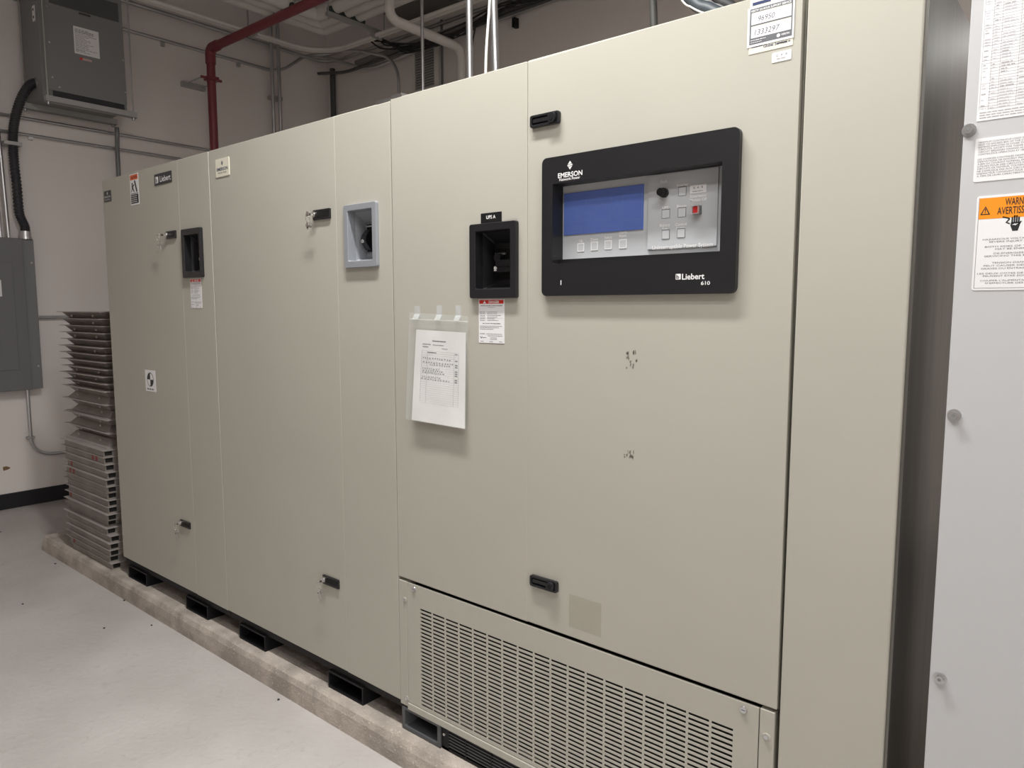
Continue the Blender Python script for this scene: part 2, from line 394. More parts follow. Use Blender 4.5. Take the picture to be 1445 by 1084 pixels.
def emerson_mark(b, u, v, s, h, mt, bg=None):
    w_ = s*.40                   # upright diamond cut by two slanted slits
    b.poly([(u-w_, v+s*.5), (u, v), (u+w_, v+s*.5), (u, v+s)], h, mt)
    if bg:
        for k in (.36, .60): b.poly([(u-w_, v+s*(k-.10)), (u+w_, v+s*(k+.10)), (u+w_, v+s*(k+.15)), (u-w_, v+s*(k-.05))], h+.0003, bg)
def danger_label(parent, rc, sc=1.0):
    u0, u1, v0, v1 = rc; w_ = u1-u0; H = v1-v0; h = .0012
    b = MB().box(u0, u1, v0, v1, .0003, .0010, LABELW)
    b.quad(u0+w_*.03, u1-w_*.03, v1-H*.105, v1-H*.02, h, RED)
    b.text('DANGER', u0+w_*.60, v1-H*.092, H*.055, h+.0003, WHITE, bold=.03)
    b.poly([(u0+w_*.18, v1-H*.098), (u0+w_*.30, v1-H*.098), (u0+w_*.24, v1-H*.03)], h+.0003, WHITE)
    b.text('SHOCK and ARC FLASH HAZARD', u0+w_*.5, v1-H*.16, H*.024, h, INK, width=w_*.84, bold=.02)
    b.text('APPROPRIATE PPE', u0+w_*.5, v1-H*.195, H*.018, h, INKG)
    for i in range(6):
        z = v1-H*(.30+.038*i)
        b.words(u0+w_*.05, u0+w_*.28, z, H*.018, h, INKG, .9); b.words(u0+w_*.34, u0+w_*.95, z, H*.018, h, INKG, random.uniform(.4, .95))
    b.quad(u0+w_*.05, u1-w_*.05, v1-H*.435, v1-H*.431, h, INKL)
    b.text('ARC FLASH PPE REQUIRED', u0+w_*.5, v1-H*.565, H*.022, h, INK, width=w_*.70, bold=.02)
    for i in range(3): b.words(u0+w_*.05, u0+w_*.93, v1-H*(.62+.035*i), H*.018, h, INKG, (.98, .85, .6)[i])
    b.text('WARNING', u0+w_*.14, v1-H*.80, H*.019, h, INK, width=w_*.2, bold=.02)
    for i in range(2): b.words(u0+w_*.30+i*w_*.06, u0+w_*.95, v1-H*(.80+.04*i), H*.018, h, INKG, .95)
    b.poly([(u0+w_*.05, v1-H*.855), (u0+w_*.08, v1-H*.855), (u0+w_*.10, v1-H*.885), (u0+w_*.13, v1-H*.855), (u0+w_*.15, v1-H*.855), (u0+w_*.10, v1-H*.905)], h, NAVY)
    b.words(u0+w_*.16, u0+w_*.32, v1-H*.885, H*.02, h, NAVY)
    for i in range(2): b.words(u0+w_*.45, u0+w_*.78, v1-H*(.885+.035*i), H*.018, h, INKG, .8)
    for a in (.07, .43, .80): b.words(u0+w_*a, u0+w_*(a+.14), v1-H*.972, H*.018, h, INKG, .9)
    o = b.build('warning_label', parent); return tag(o, 'white label with a red DANGER header')

def base_feet(parent, feet, z0, z1):
    for (xa, xb) in feet:
        lo = rrect(xa, xb, z0, z1, .002, 1); li = rrect(xa+.006, xb-.006, z0+.006, z1-.006, .002, 1)
        MB().ring(lo, li, -.86, -.001, BLACKM).build('foot', parent)

# ------------------------------------------------------------------ left cabinet
x0, x1, x2 = -3.888, -3.104, -2.842
t = thing('power_cabinet', ((x0+x2)/2, .45, ZP), 'beige steel cabinet farthest left, next to the stack of floor panels', 'electrical cabinet')
shell(x0, x2, DB, TOP).build('body', t, .002)
d1 = MB().plate(rrect(x0, x1-GAP/2, DB, TOP, .002, 1), -.021, 0, BEIGE).build('door', t, .0025)
rc = FR((258.5, 325), (285.6, 320.1), (261.8, 392.4), (288.9, 391.2))
ri = (rc[0]+.022, rc[1]-.016, rc[2]+.026, rc[3]-.026)
O = rrect(x1+GAP/2, x2-GAP/2, DB, TOP, .002, 0)
MB().ring(O, rrect(rc[0]+.006, rc[1]-.006, rc[2]+.006, rc[3]-.006, .002, 0), -.021, 0, BEIGE).build('side_panel', t, .0025)
recess(t, rc, ri, BLACK, .062, style=1)
danger_label(t, FR((268.6, 393.8), (283.6, 393.3), (270, 435), (286, 434.6)))
latch(t, FR((236.2, 327), (249.3, 325), (236.8, 338), (249.3, 336)))
latch(t, FR((256, 732.4), (269.4, 738), (256, 741.8), (269.4, 746.7)))
p = onY(233.5, 332); keys(p.x, p.z, .017, 'keys hanging from the upper lock of the farthest left cabinet')
p = onY(257.5, 738); keys(p.x, p.z, .017, 'keys hanging from the lower lock of the farthest left cabinet')
u0, u1, v0, v1 = FR((146.8, 270.6), (156.7, 268), (147.8, 286), (157.4, 283.5)); u0 = max(u0, x0+.012)
b = MB().plate(rrect(u0, u1, v0, v1, .004), .0003, .0015, CHARC)
H = v1-v0; b.text('EMERSON', (u0+u1)/2, v0+H*.36, H*.17, .0017, WHITE, width=(u1-u0)*.86).text('Network Power', (u0+u1)/2, v0+H*.14, H*.12, .0017, WHITE, width=(u1-u0)*.72)
emerson_mark(b, (u0+u1)/2, v0+H*.60, H*.32, .0017, WHITE, CHARC); b.build('nameplate', t)
u0, u1, v0, v1 = FR((182.7, 247), (195, 243.5), (185.4, 291), (196.8, 287.5)); W = u1-u0; H = v1-v0
b = MB().box(u0, u1, v0, v1, .0003, .001, LABELW).quad(u0+W*.05, u1-W*.05, v1-H*.19, v1-H*.03, .0012, ORANGED)
b.text('CAUTION', (u0+u1)/2, v1-H*.15, H*.07, .0014, INK, width=W*.7, bold=.02)
b.poly([(u0+W*.50, v1-H*.22), (u0+W*.64, v1-H*.22), (u0+W*.86, v1-H*.58), (u0+W*.72, v1-H*.60)], .0012, INK)      # falling cabinet
b.cyl(u0+W*.28, v1-H*.32, .001, .0012, W*.07, INK, 12)
b.poly([(u0+W*.2, v1-H*.37), (u0+W*.34, v1-H*.36), (u0+W*.52, v1-H*.33), (u0+W*.53, v1-H*.36), (u0+W*.38, v1-H*.41), (u0+W*.40, v1-H*.47), (u0+W*.52, v1-H*.58), (u0+W*.44, v1-H*.59), (u0+W*.30, v1-H*.48), (u0+W*.14, v1-H*.58), (u0+W*.10, v1-H*.56), (u0+W*.22, v1-H*.46)], .0012, INK)
b.quad(u0+W*.06, u1-W*.06, v1-H*.64, v1-H*.62, .0012, INK).quad(u0+W*.06, u1-W*.06, v1-H*.95, v1-H*.66, .0012, INK)
for i in range(4): b.words(u0+W*.10, u1-W*.2, v1-H*(.72+.062*i), H*.032, .0014, WHITE, .95)
tag(b.build('warning_label', t), 'tall white label with an orange CAUTION header')
u0, u1, v0, v1 = FR((217.9, 247), (242, 240.5), (219, 263), (243, 256))
b = MB().plate(rrect(u0, u1, v0, v1, .003), .0003, .002, CHARC); H = v1-v0; W = u1-u0
liebert_mark(b, u0+W*.06, v0+H*.18, H*.58, .0023, WHITE, CHARC)
b.text('Liebert', u0+W*.64, v0+H*.24, H*.50, .0023, WHITE, width=W*.62, bold=.012); b.build('nameplate', t)
u0, u1, v0, v1 = FR((204.8, 522), (219, 522.9), (206, 551.5), (220.6, 553.7)); W = u1-u0; c = ((u0+u1)/2, (v0+v1)/2+.006); R_ = W*.31
b = MB().box(u0, u1, v0, v1, .0003, .001, LABELW)
b.cyl(*c, .001, .0012, R_, INK, 32)
for a0 in (0, 180): b.poly([c]+[(c[0]+R_*.9*math.cos(math.radians(a0+a)), c[1]+R_*.9*math.sin(math.radians(a0+a))) for a in range(0, 91, 10)], .0014, WHITE)
b.words(u0+W*.15, u1-W*.12, v0+.008, .010, .0012, INKG); tag(b.build('sticker', t), 'white sticker with a black and white quartered disc')
MB(WORLD).box(x0+.004, x2, .012, .88, .158, DB-.001, BLACKM).build('base_rail', t)
base_feet(t, [(onY(180.7, 796).x, onY(206, 807).x), (onY(261.5, 837).x, onY(292.2, 855).x)], ZP, .158)
MB(WORLD).box(x2-.05, x2-.02, .03, .06, TOP, TOP+.010, ZINC).build('top_bracket', t)
MB(WORLD).box(x0+.02, x0+.05, .03, .06, TOP, TOP+.010, ZINC).build('top_bracket', t)

# ------------------------------------------------------------------ middle cabinet
x0, x1, x2 = -2.838, -2.016, -1.741
t = thing('power_cabinet', ((x0+x2)/2, .45, ZP), 'beige steel cabinet between the farthest left cabinet and the display cabinet', 'electrical cabinet')
shell(x0, x2, DB, TOP).build('body', t, .002)
MB().plate(rrect(x0+GAP/2, x1-GAP/2, DB, TOP, .002, 1), -.021, 0, BEIGE).build('door', t, .0025)
rc = FR((483.1, 290.1), (529, 283.5), (486.7, 379), (532.3, 375.7), .012)
ri = FR((489.6, 298.2), (523.5, 293.8), (491.5, 368.5), (525.7, 366.6), .012)
MB().ring(rrect(x1+GAP/2, x2-GAP/2, DB, TOP, .002, 0), rrect(rc[0]+.006, rc[1]-.006, rc[2]+.006, rc[3]-.006, .002, 0), -.021, 0, BEIGE).build('side_panel', t, .0025)
recess(t, rc, ri, GREYP, .055, style=0)
latch(t, FR((443.2, 297.1), (467.4, 293.8), (444.1, 311.5), (467.4, 308.2)))
latch(t, FR((457.4, 810.7), (479.5, 818.3), (457.4, 823.2), (479.5, 831)))
p = onY(446, 303.5); keys(p.x, p.z, .017, 'short keys in the upper lock of the middle cabinet', .03)
p = onY(460.3, 818); keys(p.x, p.z, .017, 'keys hanging from the lower lock of the middle cabinet')
u0, u1, v0, v1 = FR((304.4, 224.9), (323.8, 221.7), (305.5, 250.9), (324.2, 247)); W = u1-u0
b = MB().plate(rrect(u0, u1, v0, v1, .004), .0003, .0025, CREAM)
H = v1-v0; b.text('EMERSON', (u0+u1)/2, v0+H*.33, H*.17, .0028, NAVY, width=W*.82, bold=.02).text('Network Power', (u0+u1)/2, v0+H*.17, H*.10, .0028, NAVY, width=W*.64)
emerson_mark(b, (u0+u1)/2, v0+H*.60, H*.27, .0028, NAVY, CREAM); b.build('nameplate', t)
MB(WORLD).box(x0, x2, .012, .88, .158, DB-.001, BLACKM).build('base_rail', t)
base_feet(t, [(onY(336.8, 877).x, onY(373.4, 896).x), (onY(462.3, 943).x, onY(511.5, 967).x)], ZP, .158)
MB(WORLD).box(x2-.06, x2-.004, .0, .03, TOP, TOP+.010, ZINC).build('top_bracket', t)

# ------------------------------------------------------------------ display cabinet (UPS)
x0, x1, x2, x3 = -1.737, -1.2055, -.5125, -.305
t = thing('ups_cabinet', ((x0+x3)/2, .45, ZP), 'tall beige cabinet with a blue screen panel and a louvred base', 'electrical cabinet')
ZD = .612
MB(WORLD).box(x0, x2-.004, .050, .90, .178, .60, DARK).build('louvre_chamber', t)
shell(x0, x2-.004, .6005, TOP).build('body', t, .002)
rc = FR((661.9, 317.1), (727.8, 310.7), (662.3, 421.8), (727.8, 419.8), .012)
ri = FR((670.5, 327.5), (719.4, 322.3), (670.5, 408.9), (719.4, 406.5), .012)
MB().ring(rrect(x0+GAP/2, x1-GAP/2, ZD, TOP+.003, .002, 0), rrect(rc[0]+.006, rc[1]-.006, rc[2]+.006, rc[3]-.006, .002, 0), -.021, 0, BEIGE).build('door', t, .0025)
recess(t, rc, ri, BLACK, .060, style=1)
# wide door with an opening behind the control panel
br = FR((764.5, 224.9), (1044.7, 177), (764.5, 419.9), (1037, 411.5), .014)
bi = FR((780, 261.6), (1019.7, 225.4), (778.9, 373), (1015, 359.9), .014)
db = MB().ring(rrect(x1+GAP/2, x2-.006, ZD, TOP+.003, .002, 0), rrect(bi[0]-.006, bi[1]+.006, bi[2]-.006, bi[3]+.006, .002, 0), -.021, 0, BEIGE)
def scuffs(b, px, py, n, sw, sh, seed):
    rd = random.Random(seed); c = onY(px, py)
    for i in range(n):
        u = c.x+rd.uniform(-sw, sw); v = c.z+rd.uniform(-sh, sh); a = rd.uniform(.0008, .003); l = rd.uniform(.004, .013); sk = rd.uniform(-.004, .004)
        b.poly([(u-a, v), (u+sk, v-l*.5), (u+a, v-l*.1), (u+a*.6+sk, v+l*.5), (u-a*.4, v+l*.4)], .0003, SMUDGE)
scuffs(db, 891, 508, 18, .014, .020, 3); scuffs(db, 887, 641, 12, .014, .008, 5)
u0, u1, v0, v1 = FR((803, 841), (848.5, 849), (803, 886), (848.5, 898))
db.quad(u0, u1, v0, v1, .0003, GHOST)
db.build('door', t, .0025)
latch(t, FR((750.8, 165.5), (791.7, 155.7), (751.2, 183), (791.7, 173.2)), knob=True)
latch(t, FR((750.2, 808.4), (788.6, 822), (750.6, 825), (788.6, 836.6)), knob=True)
# end panel beside the wide door, with its bare steel flank
MB(WORLD).box(x2+.004, x3, .0, .90, ZP+.002, TOP+.003, BEIGE).build('end_panel', t, .003)
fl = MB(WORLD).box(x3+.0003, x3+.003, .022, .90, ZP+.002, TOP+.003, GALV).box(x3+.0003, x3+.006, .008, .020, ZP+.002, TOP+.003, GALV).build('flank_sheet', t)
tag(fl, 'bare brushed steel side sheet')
# control panel
cp = MB().ring(rrect(*br, .014, 5), rrect(*bi, .003, 5), .0003, .014, BLACK)
cp.ring(rrect(bi[0]-.005, bi[1]+.005, bi[2]-.005, bi[3]+.005, .003, 3), rrect(*bi, .003, 3), -.045, .0003, BLACK)
W = br[1]-br[0]; H = br[3]-br[2]; hT = .0145
p = onY(804.5, 234, -.014); emerson_mark(cp, p.x, p.z-.009, .021, hT, WHITE, BLACK)
p = onY(804.5, 248, -.014); cp.text('EMERSON', p.x, p.z-.002, .0115, hT, WHITE, width=.073, bold=.02)
p = onY(804, 251.5, -.014); cp.text('Network Power', p.x, p.z-.004, .0066, hT, WHITE, width=.062, bold=.015)
p = onY(791.7, 402, -.014); cp.text('1', p.x, p.z, .011, hT, WHITE, bold=.03)
p = onY(953.5, 394, -.014); liebert_mark(cp, p.x, p.z-.001, .0125, hT, WHITE, BLACK)
p = onY(994, 394, -.014); cp.text('Liebert', p.x, p.z+.0005, .0125, hT, WHITE, 'R', width=.053, bold=.02)
p = onY(1002, 400.5, -.014); cp.text('610', p.x, p.z-.002, .0078, hT, WHITE, 'R', width=.021, bold=.015)
cpo = cp.build('control_panel', t, .003)
HF = -.030
def ft(px, py): q = onY(px, py, -HF); return q.x, q.z
fp = MB().box(bi[0]+.0005, bi[1]-.0005, bi[2]+.012, bi[3]-.0005, HF-.006, HF, FACEP)
fp.box(bi[0]+.0005, bi[1]-.0005, bi[2]+.0005, bi[2]+.012, HF-.006, HF+.012, BLACK)
for (px, py, s1, s2) in ((820, 338, 'Up', ''), (838.8, 336, 'Down', ''), (858.3, 333.3, 'Select', ''), (879, 328.5, 'Alarm', 'Reset')):
    a, c = ft(px, py+ (6 if s2 else 3.5))
    if s2: fp.text(s1, a, c+.0085, .0064, HF+.0003, WHITE, bold=.02).text(s2, a, c, .0064, HF+.0003, WHITE, bold=.02)
    else: fp.text(s1, a, c, .0064, HF+.0003, WHITE, bold=.02)
fo = fp.build('faceplate', cpo)
sr = FR((796.3, 275), (909.2, 258.5), (796.8, 333.6), (908.2, 322.5), HF)
sb = MB().box(*sr, HF+.0003, HF+.003, SCREEN)
def lrect(a0, a1, c0, c1):
    for q in ((a0, a1, c0, c0+.0008), (a0, a1, c1-.0008, c1), (a0, a0+.0008, c0, c1), (a1-.0008, a1, c0, c1)): sb.quad(*q, HF+.0033, SCREENL)
SW = sr[1]-sr[0]; SH = sr[3]-sr[2]
for (a, bb, c, d) in ((.75, .985, .22, .86), (.42, .60, .28, .62), (.22, .36, .30, .50), (.06, .18, .30, .62), (.30, .62, .66, .84), (.06, .24, .05, .2), (.64, .72, .36, .56)):
    lrect(sr[0]+SW*a, sr[0]+SW*bb, sr[2]+SH*c, sr[2]+SH*d)
for (a, bb, c) in ((.18, .22, .42), (.36, .42, .42), (.60, .64, .46), (.72, .75, .46), (.10, .70, .14)): sb.quad(sr[0]+SW*a, sr[0]+SW*bb, sr[2]+SH*c, sr[2]+SH*c+.0008, HF+.0033, SCREENL)
sb.build('screen', cpo, .0006)
def btn(name, px0, px1, py0, py1, mt, border=None, hh=.003):
    a, c = ft((px0+px1)/2, (py0+py1)/2); wv = (ft(px1, py0)[0]-ft(px0, py0)[0])/2; hv = (ft(px0, py0)[1]-ft(px0, py1)[1])/2
    b = MB()
    if border: b.ring(rrect(a-wv, a+wv, c-hv, c+hv, .0015), rrect(a-wv+.002, a+wv-.002, c-hv+.002, c+hv-.002, .001), HF+.0002, HF+.001, border); b.box(a-wv+.002, a+wv-.002, c-hv+.002, c+hv-.002, HF+.0002, HF+.0009, mt)
    else: b.box(a-wv, a+wv, c-hv, c+hv, HF+.004, HF+.004+hh, mt); b.box(a-wv-.0012, a+wv+.0012, c-hv-.0005, c+hv+.0022, HF+.0035, HF+.0042, INKG)
    return b.build(name, cpo, .0004)
for (a, bb, c, d) in ((814.9, 824.4, 343.2, 355.3), (833.8, 843.8, 341.1, 353.5), (853.1, 863.4, 339.3, 352), (873.5, 884.6, 337.8, 350.7)): btn('button', a, bb, c, d, FACEB, WHITE)
# raised sub plate with its own controls
pr = FR((915.5, 262), (1013.5, 241), (915.1, 353.6), (1013.4, 345.0), HF)
pr = (pr[0], min(pr[1], bi[1]-.012), pr[2], bi[3]-.003)
sp = MB().box(*pr, HF+.0003, HF+.0035, FACEP); hs = HF+.0040
a, c = ft(963, 348.2); sp.text('Uninterruptible Power System', a, c-.003, .0090, hs, WHITE, width=.150, bold=.012)
for (px, py, s1, s2) in ((940.3, 294, 'UPS', ''), (963, 291.5, 'Bypass', ''), (939.3, 322.2, 'Battery', 'Trip'), (962, 321, 'Control', 'Enable'), (964.5, 261.5, 'Inverter', ''), (986.5, 281, 'Emergency', 'Module Off'), (938, 257, 'Fault', '')):
    a, c = ft(px, py)
    if s2: sp.text(s1, a, c+.0038, .0062, hs, WHITE, bold=.02).text(s2, a, c-.0048, .0062, hs, WHITE, bold=.02)
    else: sp.text(s1, a, c-.002, .0062, hs, WHITE, bold=.02)
sp.build('switch_plate', cpo, .0008)
for (a, bb, c, d) in ((959, 969, 264.8, 276.4), (935.6, 945.9, 296.6, 308), (958.3, 968.6, 294, 306.3), (935.6, 945.4, 325.6, 337.3), (957, 967.4, 323.6, 335.4)): btn('button', a, bb, c, d, FACEB, None, .0008)
a, c = ft(938.9, 272.7)
MB().cyl(a, c, HF+.0035, HF+.012, .0108, BLACK, 24).cyl(a, c, HF+.012, HF+.026, .0098, BLACKM, 24, .0088).build('knob', cpo)
a, c = ft(985.5, 297)
eb = MB().box(a-.0095, a+.0095, c-.0095, c+.0095, HF+.0036, HF+.008, BLACKM).box(a-.0068, a+.0068, c-.007, c+.007, HF+.008, HF+.014, REDB).build('emergency_button', cpo, .0008)
MB().ring(rrect(a-.0098, a+.0098, c-.0098, c+.0098, .001), rrect(a-.0072, a+.0072, c-.0075, c+.0075, .001), HF+.008, HF+.019, SMOKE).build('button_guard', cpo)
st = FR((974.6, 262), (998, 259.5), (975, 274), (998, 271), HF)
b = MB().plate(rrect(*st, .001), HF+.0036, HF+.0042, LABELW)
for i, ch in enumerate('QAB'): b.text(ch, st[0]+(st[1]-st[0])*(.25+.25*i), st[2]+(st[3]-st[2])*.55, .0042, HF+.0045, INK, bold=.01)
b.words(st[0]+.006, st[1]-.005, st[2]+.003, .003, HF+.0045, INKL); b.build('sticker', cpo)
# stickers on the doors
u0, u1, v0, v1 = FR((679.1, 301.6), (708.1, 298.6), (679.3, 313), (708.1, 310.5)); v0 = rc[3]+.002
b = MB().box(u0, u1, v0, v1, .0003, .002, BLACKM); b.text('UPS A', (u0+u1)/2, (v0+v1)/2-.003, .009, .0024, WHITE, bold=.02); tag(b.build('nameplate', t), 'small black plate reading UPS A')
danger_label(t, FR((675.9, 422.4), (712.2, 421.9), (675.9, 483.9), (712, 484.5)))
SR = FR((1059.5, 1), (1121, -16), (1056, 78), (1119.5, 63.3)); SR = (SR[0], SR[1], SR[2], SR[3]+.05)
b = MB().box(*SR, .0003, .0008, CREAM); W = SR[1]-SR[0]
b.quad(SR[0]+W*.06, SR[0]+W*.32, SR[2]+.012, SR[2]+.016, .001, NAVY).quad(SR[0]+W*.66, SR[0]+W*.96, SR[2]+.013, SR[2]+.017, .001, NAVY)
liebert_mark(b, SR[0]+W*.34, SR[2]+.0145, .008, .0011, NAVY, CREAM)
b.text('Liebert', SR[0]+W*.40, SR[2]+.0165, .006, .001, NAVY, 'L').text('Global Services', SR[0]+W*.34, SR[2]+.0075, .0055, .001, NAVY, 'L', bold=.02).words(SR[0]+W*.66, SR[0]+W*.98, SR[2]+.008, .0045, .001, INKG)
b.quad(SR[0]+W*.06, SR[0]+W*.48, SR[3]-.062, SR[3]-.056, .001, NAVY); tag(b.build('sticker', t), 'cream service sticker under the grey one')
S2 = FR((1056, 12.5), (1121.5, -3.5), (1054.5, 68), (1121, 53.5)); u0, u1, v0, v1 = S2; W = u1-u0; H = v1-v0
b = MB().box(*S2, .0010, .0016, LABELW).quad(u0+W*.05, u1-W*.035, v0+H*.06, v1-H*.03, .0018, SLATE)
for (za, zb) in ((.56, .86), (.22, .52)):
    b.quad(u0+W*.085, u1-W*.06, v0+H*za, v0+H*zb, .0020, LABELW).quad(u0+W*.085, u1-W*.06, v0+H*(zb-.035), v0+H*zb, .0021, CREAM)
b.text('VERTIV 24-HOUR SUPPORT SERVICE', u0+W*.07, v0+H*.885, H*.052, .0021, WHITE, 'L', width=W*.86, bold=.02)
b.text('96950', u0+W*.22, v0+H*.62, H*.135, .0022, INKG, 'L', width=W*.36, shear=.2).text('1333297', u0+W*.16, v0+H*.28, H*.14, .0022, INKG, 'L', width=W*.52, shear=.2)
b.cyl(u0+W*.68, v0+H*.14, .0018, .0020, H*.045, WHITE, 18).text('VERTIV', u0+W*.74, v0+H*.12, H*.045, .0021, WHITE, 'L', width=W*.18, bold=.02)
b.words(u0+W*.08, u0+W*.45, v0+H*.155, H*.025, .0021, WHITE).words(u0+W*.08, u0+W*.35, v0+H*.10, H*.02, .0021, WHITE)
tag(b.build('sticker', t), 'grey and white sticker with handwritten numbers')
S3 = FR((1089.4, 75.3), (1117, 69.7), (1089.4, 89), (1116.8, 83.7)); u0, u1, v0, v1 = S3; W = u1-u0
b = MB().plate(rrect(*S3, .002), .0003, .001, LABELW)
for i, ch in enumerate('QAB'): b.text(ch, u0+W*(.27+.24*i), v0+(v1-v0)*.55, .0045, .0013, INKG)
b.words(u0+W*.25, u0+W*.75, v0+.005, .003, .0013, INKL); tag(b.build('sticker', t), 'small white sticker')
# louvred base panel
gl, gr, gb, gt = -1.697, -.553, .196, .599
gz0, gz1, gx0, gx1 = .2005, .5285, -1.6375, -.6100
NC, NR = 18, 26; pw = (gx1-gx0+.006)/NC; ph = (gz1-gz0)/NR
g = MB()
g.box(gl, gx0, gb, gt, -.006, 0, BEIGE).box(gx1, gr, gb, gt, -.006, 0, BEIGE).box(gx0, gx1, gz1, gt, -.006, 0, BEIGE).box(gx0, gx1, gb, gz0, -.006, 0, BEIGE)
for i in range(1, NC): g.box(gx0+i*pw-.006, gx0+i*pw, gz0, gz1, -.0016, 0, BEIGE)
for i in range(NC):
    for j in range(NR):
        z = gz0+j*ph; a = gx0+i*pw; bq = min(a+pw-.006, gx1)
        g.box(a, bq, z, z+ph*.50, -.0016, 0, BEIGE)
go = g.build('louvre_panel', t)
def screw(parent, u, v, h, mt=ZINC, r=.0085, name='screw'):
    MB().cyl(u, v, h, h+.004, r, mt, 20, r*.85).box(u-r*.55, u+r*.55, v-.001, v+.001, h+.004, h+.0043, INKG).build(name, parent)
def hexbolt(parent, u, v, h, frame=FRONT, r=.009):
    b = MB(frame).cyl(u, v, h, h+.002, r*1.25, ZINC, 24, r*1.2)
    b.cyl(u, v, h+.002, h+.009, r*.8, ZINC, 6, r*.78); b.cyl(u, v, h+.009, h+.0093, r*.35, MGREY, 12); b.build('screw', parent)
for (px, py) in ((584.4, 831.2), (1049.5, 1001.4)):
    q = onY(px, py); screw(go, q.x, q.z, .0002)
fr_ = MB().box(x0, gl-.002, .178, ZD-.012, -.04, 0, BEIGE).box(gr+.002, x2-.006, .178, ZD-.012, -.04, 0, BEIGE).box(gl-.002, gr+.002, .172, gb-.002, -.04, .004, BEIGE).build('lower_frame', t, .0015)
for (px, py) in ((571.6, 846.4), (1081.6, 1040), (574.4, 985.6)):
    q = onY(px, py); b = MB().cyl(q.x, q.z, .0002, .0015, .0095, BEIGE, 20, .007).cyl(q.x, q.z, .0015, .0045, .005, ZINC, 14); b.build('screw', fr_)
MB().box(gl+.02, gr-.02, gb+.02, gt-.02, -.046, -.040, mat('filter_dark', (0.03, 0.028, 0.025), .9)).build('filter', t)
# base: two open channels and a black vent between
for (a, bq) in ((-1.7325, -1.553), (-.72, -.54)):
    MB().ring(rrect(a, bq, ZP, .171, .006), rrect(a+.014, bq-.014, ZP+.014, .171-.010, .004), -.86, 0, CHAN).build('base_channel', t, .002)
bv = MB(); a, bq = -1.551, -.722
bv.box(a, a+.03, ZP+.002, .171, -.012, -.006, BLACKM).box(bq-.03, bq, ZP+.002, .171, -.012, -.006, BLACKM).box(a, bq, .163, .171, -.012, -.006, BLACKM).box(a, bq, ZP+.002, ZP+.010, -.012, -.006, BLACKM)
for k in range(1, 8): bv.box(a+k*.104-.003, a+k*.104, ZP+.01, .163, -.012, -.006, BLACKM)
for k in range(7): bv.box(a+.03, bq-.03, ZP+.017+k*.0205*.5*1.0, ZP+.020+k*.0205*.5, -.014, -.006, CHAN)
bv.box(a, bq, ZP+.002, .171, -.06, -.05, DARK)
bvo = bv.build('base_vent', t); screw(bvo, a+.012, .145, -.006, CHROME, .005)
MB(WORLD).box(x0+.006, x0+.05, .0, .03, TOP+.003, TOP+.014, ZINC).build('top_bracket', t)

# ------------------------------------------------------------------ bag with the log sheet taped to the narrow door
def bp(px, py, h): q = onY(px, py, -h); return q
t = thing('document_pouch', tuple(onY(616, 600)), 'clear zip bag taped to the beige door, holding a log sheet', 'plastic bag')
TL, TR, BR, BL = (577.5, 441), (660.5, 446.2), (657.5, 606.5), (572.5, 592)
def sheet(c, hs, mt, nx=10, ny=14, wav=.0012, thick=.0004):
    tl, tr, br_, bl_ = c; b = MB(); V = {}
    for j in range(ny+1):
        for i in range(nx+1):
            a, d = i/nx, j/ny
            px = (tl[0]*(1-a)+tr[0]*a)*(1-d)+(bl_[0]*(1-a)+br_[0]*a)*d
            py = (tl[1]*(1-a)+tr[1]*a)*(1-d)+(bl_[1]*(1-a)+br_[1]*a)*d
            h = hs[0]+(hs[1]-hs[0])*d**2+wav*math.sin(a*5+d*4)*math.sin(d*6.0)+wav*.5*math.sin(a*11-d*7)
            V[i, j] = len(b.v); b.v.append(bp(px, py, h))
    k = b.mi(mt)
    for j in range(ny):
        for i in range(nx): b.f.append((V[i, j], V[i+1, j], V[i+1, j+1], V[i, j+1])); b.m.append(k); b.sm.append(True)
    return b
sheet((TL, TR, BR, BL), (.007, .020), CLEAR).build('film', t)
b = MB()
b.tube([bp(578.3+(660.3-578.3)*i/12, 450.3+(454-450.3)*i/12, .0085) for i in range(13)], .0016, CLEAR, 8); b.build('zip_seal', t)
for (px, py0, py1) in ((589, 441, 449), (620, 440, 450), (647, 440, 451)):
    a = onY(px-4, py0-9); c = onY(px+4, py1); b = MB().box(a.x, c.x, c.z, a.z, .0003, .0006, TAPE)
    b.add([b.P(a.x, c.z+.012, .0008), b.P(c.x, c.z+.012, .0008), b.P(c.x, c.z-.003, .0100), b.P(a.x, c.z-.003, .0100)], [(0, 1, 2, 3)], TAPE); b.build('tape', t)
pc = ((587.4, 465), (657.6, 469.5), (656, 605.2), (580.8, 592.4))
sb = sheet(pc, (.0058, .0180), PAPER, wav=.0011)
def onpaper(a, d):
    tl, tr, br_, bl_ = pc
    px = (tl[0]*(1-a)+tr[0]*a)*(1-d)+(bl_[0]*(1-a)+br_[0]*a)*d; py = (tl[1]*(1-a)+tr[1]*a)*(1-d)+(bl_[1]*(1-a)+br_[1]*a)*d
    h = .0058+(.0180-.0058)*d**2+.0011*math.sin(a*5+d*4)*math.sin(d*6.0)+.0011*.5*math.sin(a*11-d*7)
    return bp(px, py, h+.0005)
def pline(a0, a1, d0, d1, mt, n=6):
    for i in range(n):
        ta, tb = i/n, (i+1)/n
        q = [onpaper(a0+(a1-a0)*ta, d0), onpaper(a0+(a1-a0)*tb, d0), onpaper(a0+(a1-a0)*tb, d1), onpaper(a0+(a1-a0)*ta, d1)]
        sb.add(q[::-1], [(0, 1, 2, 3)], mt)
pline(.33, .60, .108, .116, INK); pline(.14, .30, .150, .156, INK); pline(.34, .56, .152, .158, INKG); pline(.14, .26, .178, .184, INK); pline(.52, .64, .188, .193, INKG)
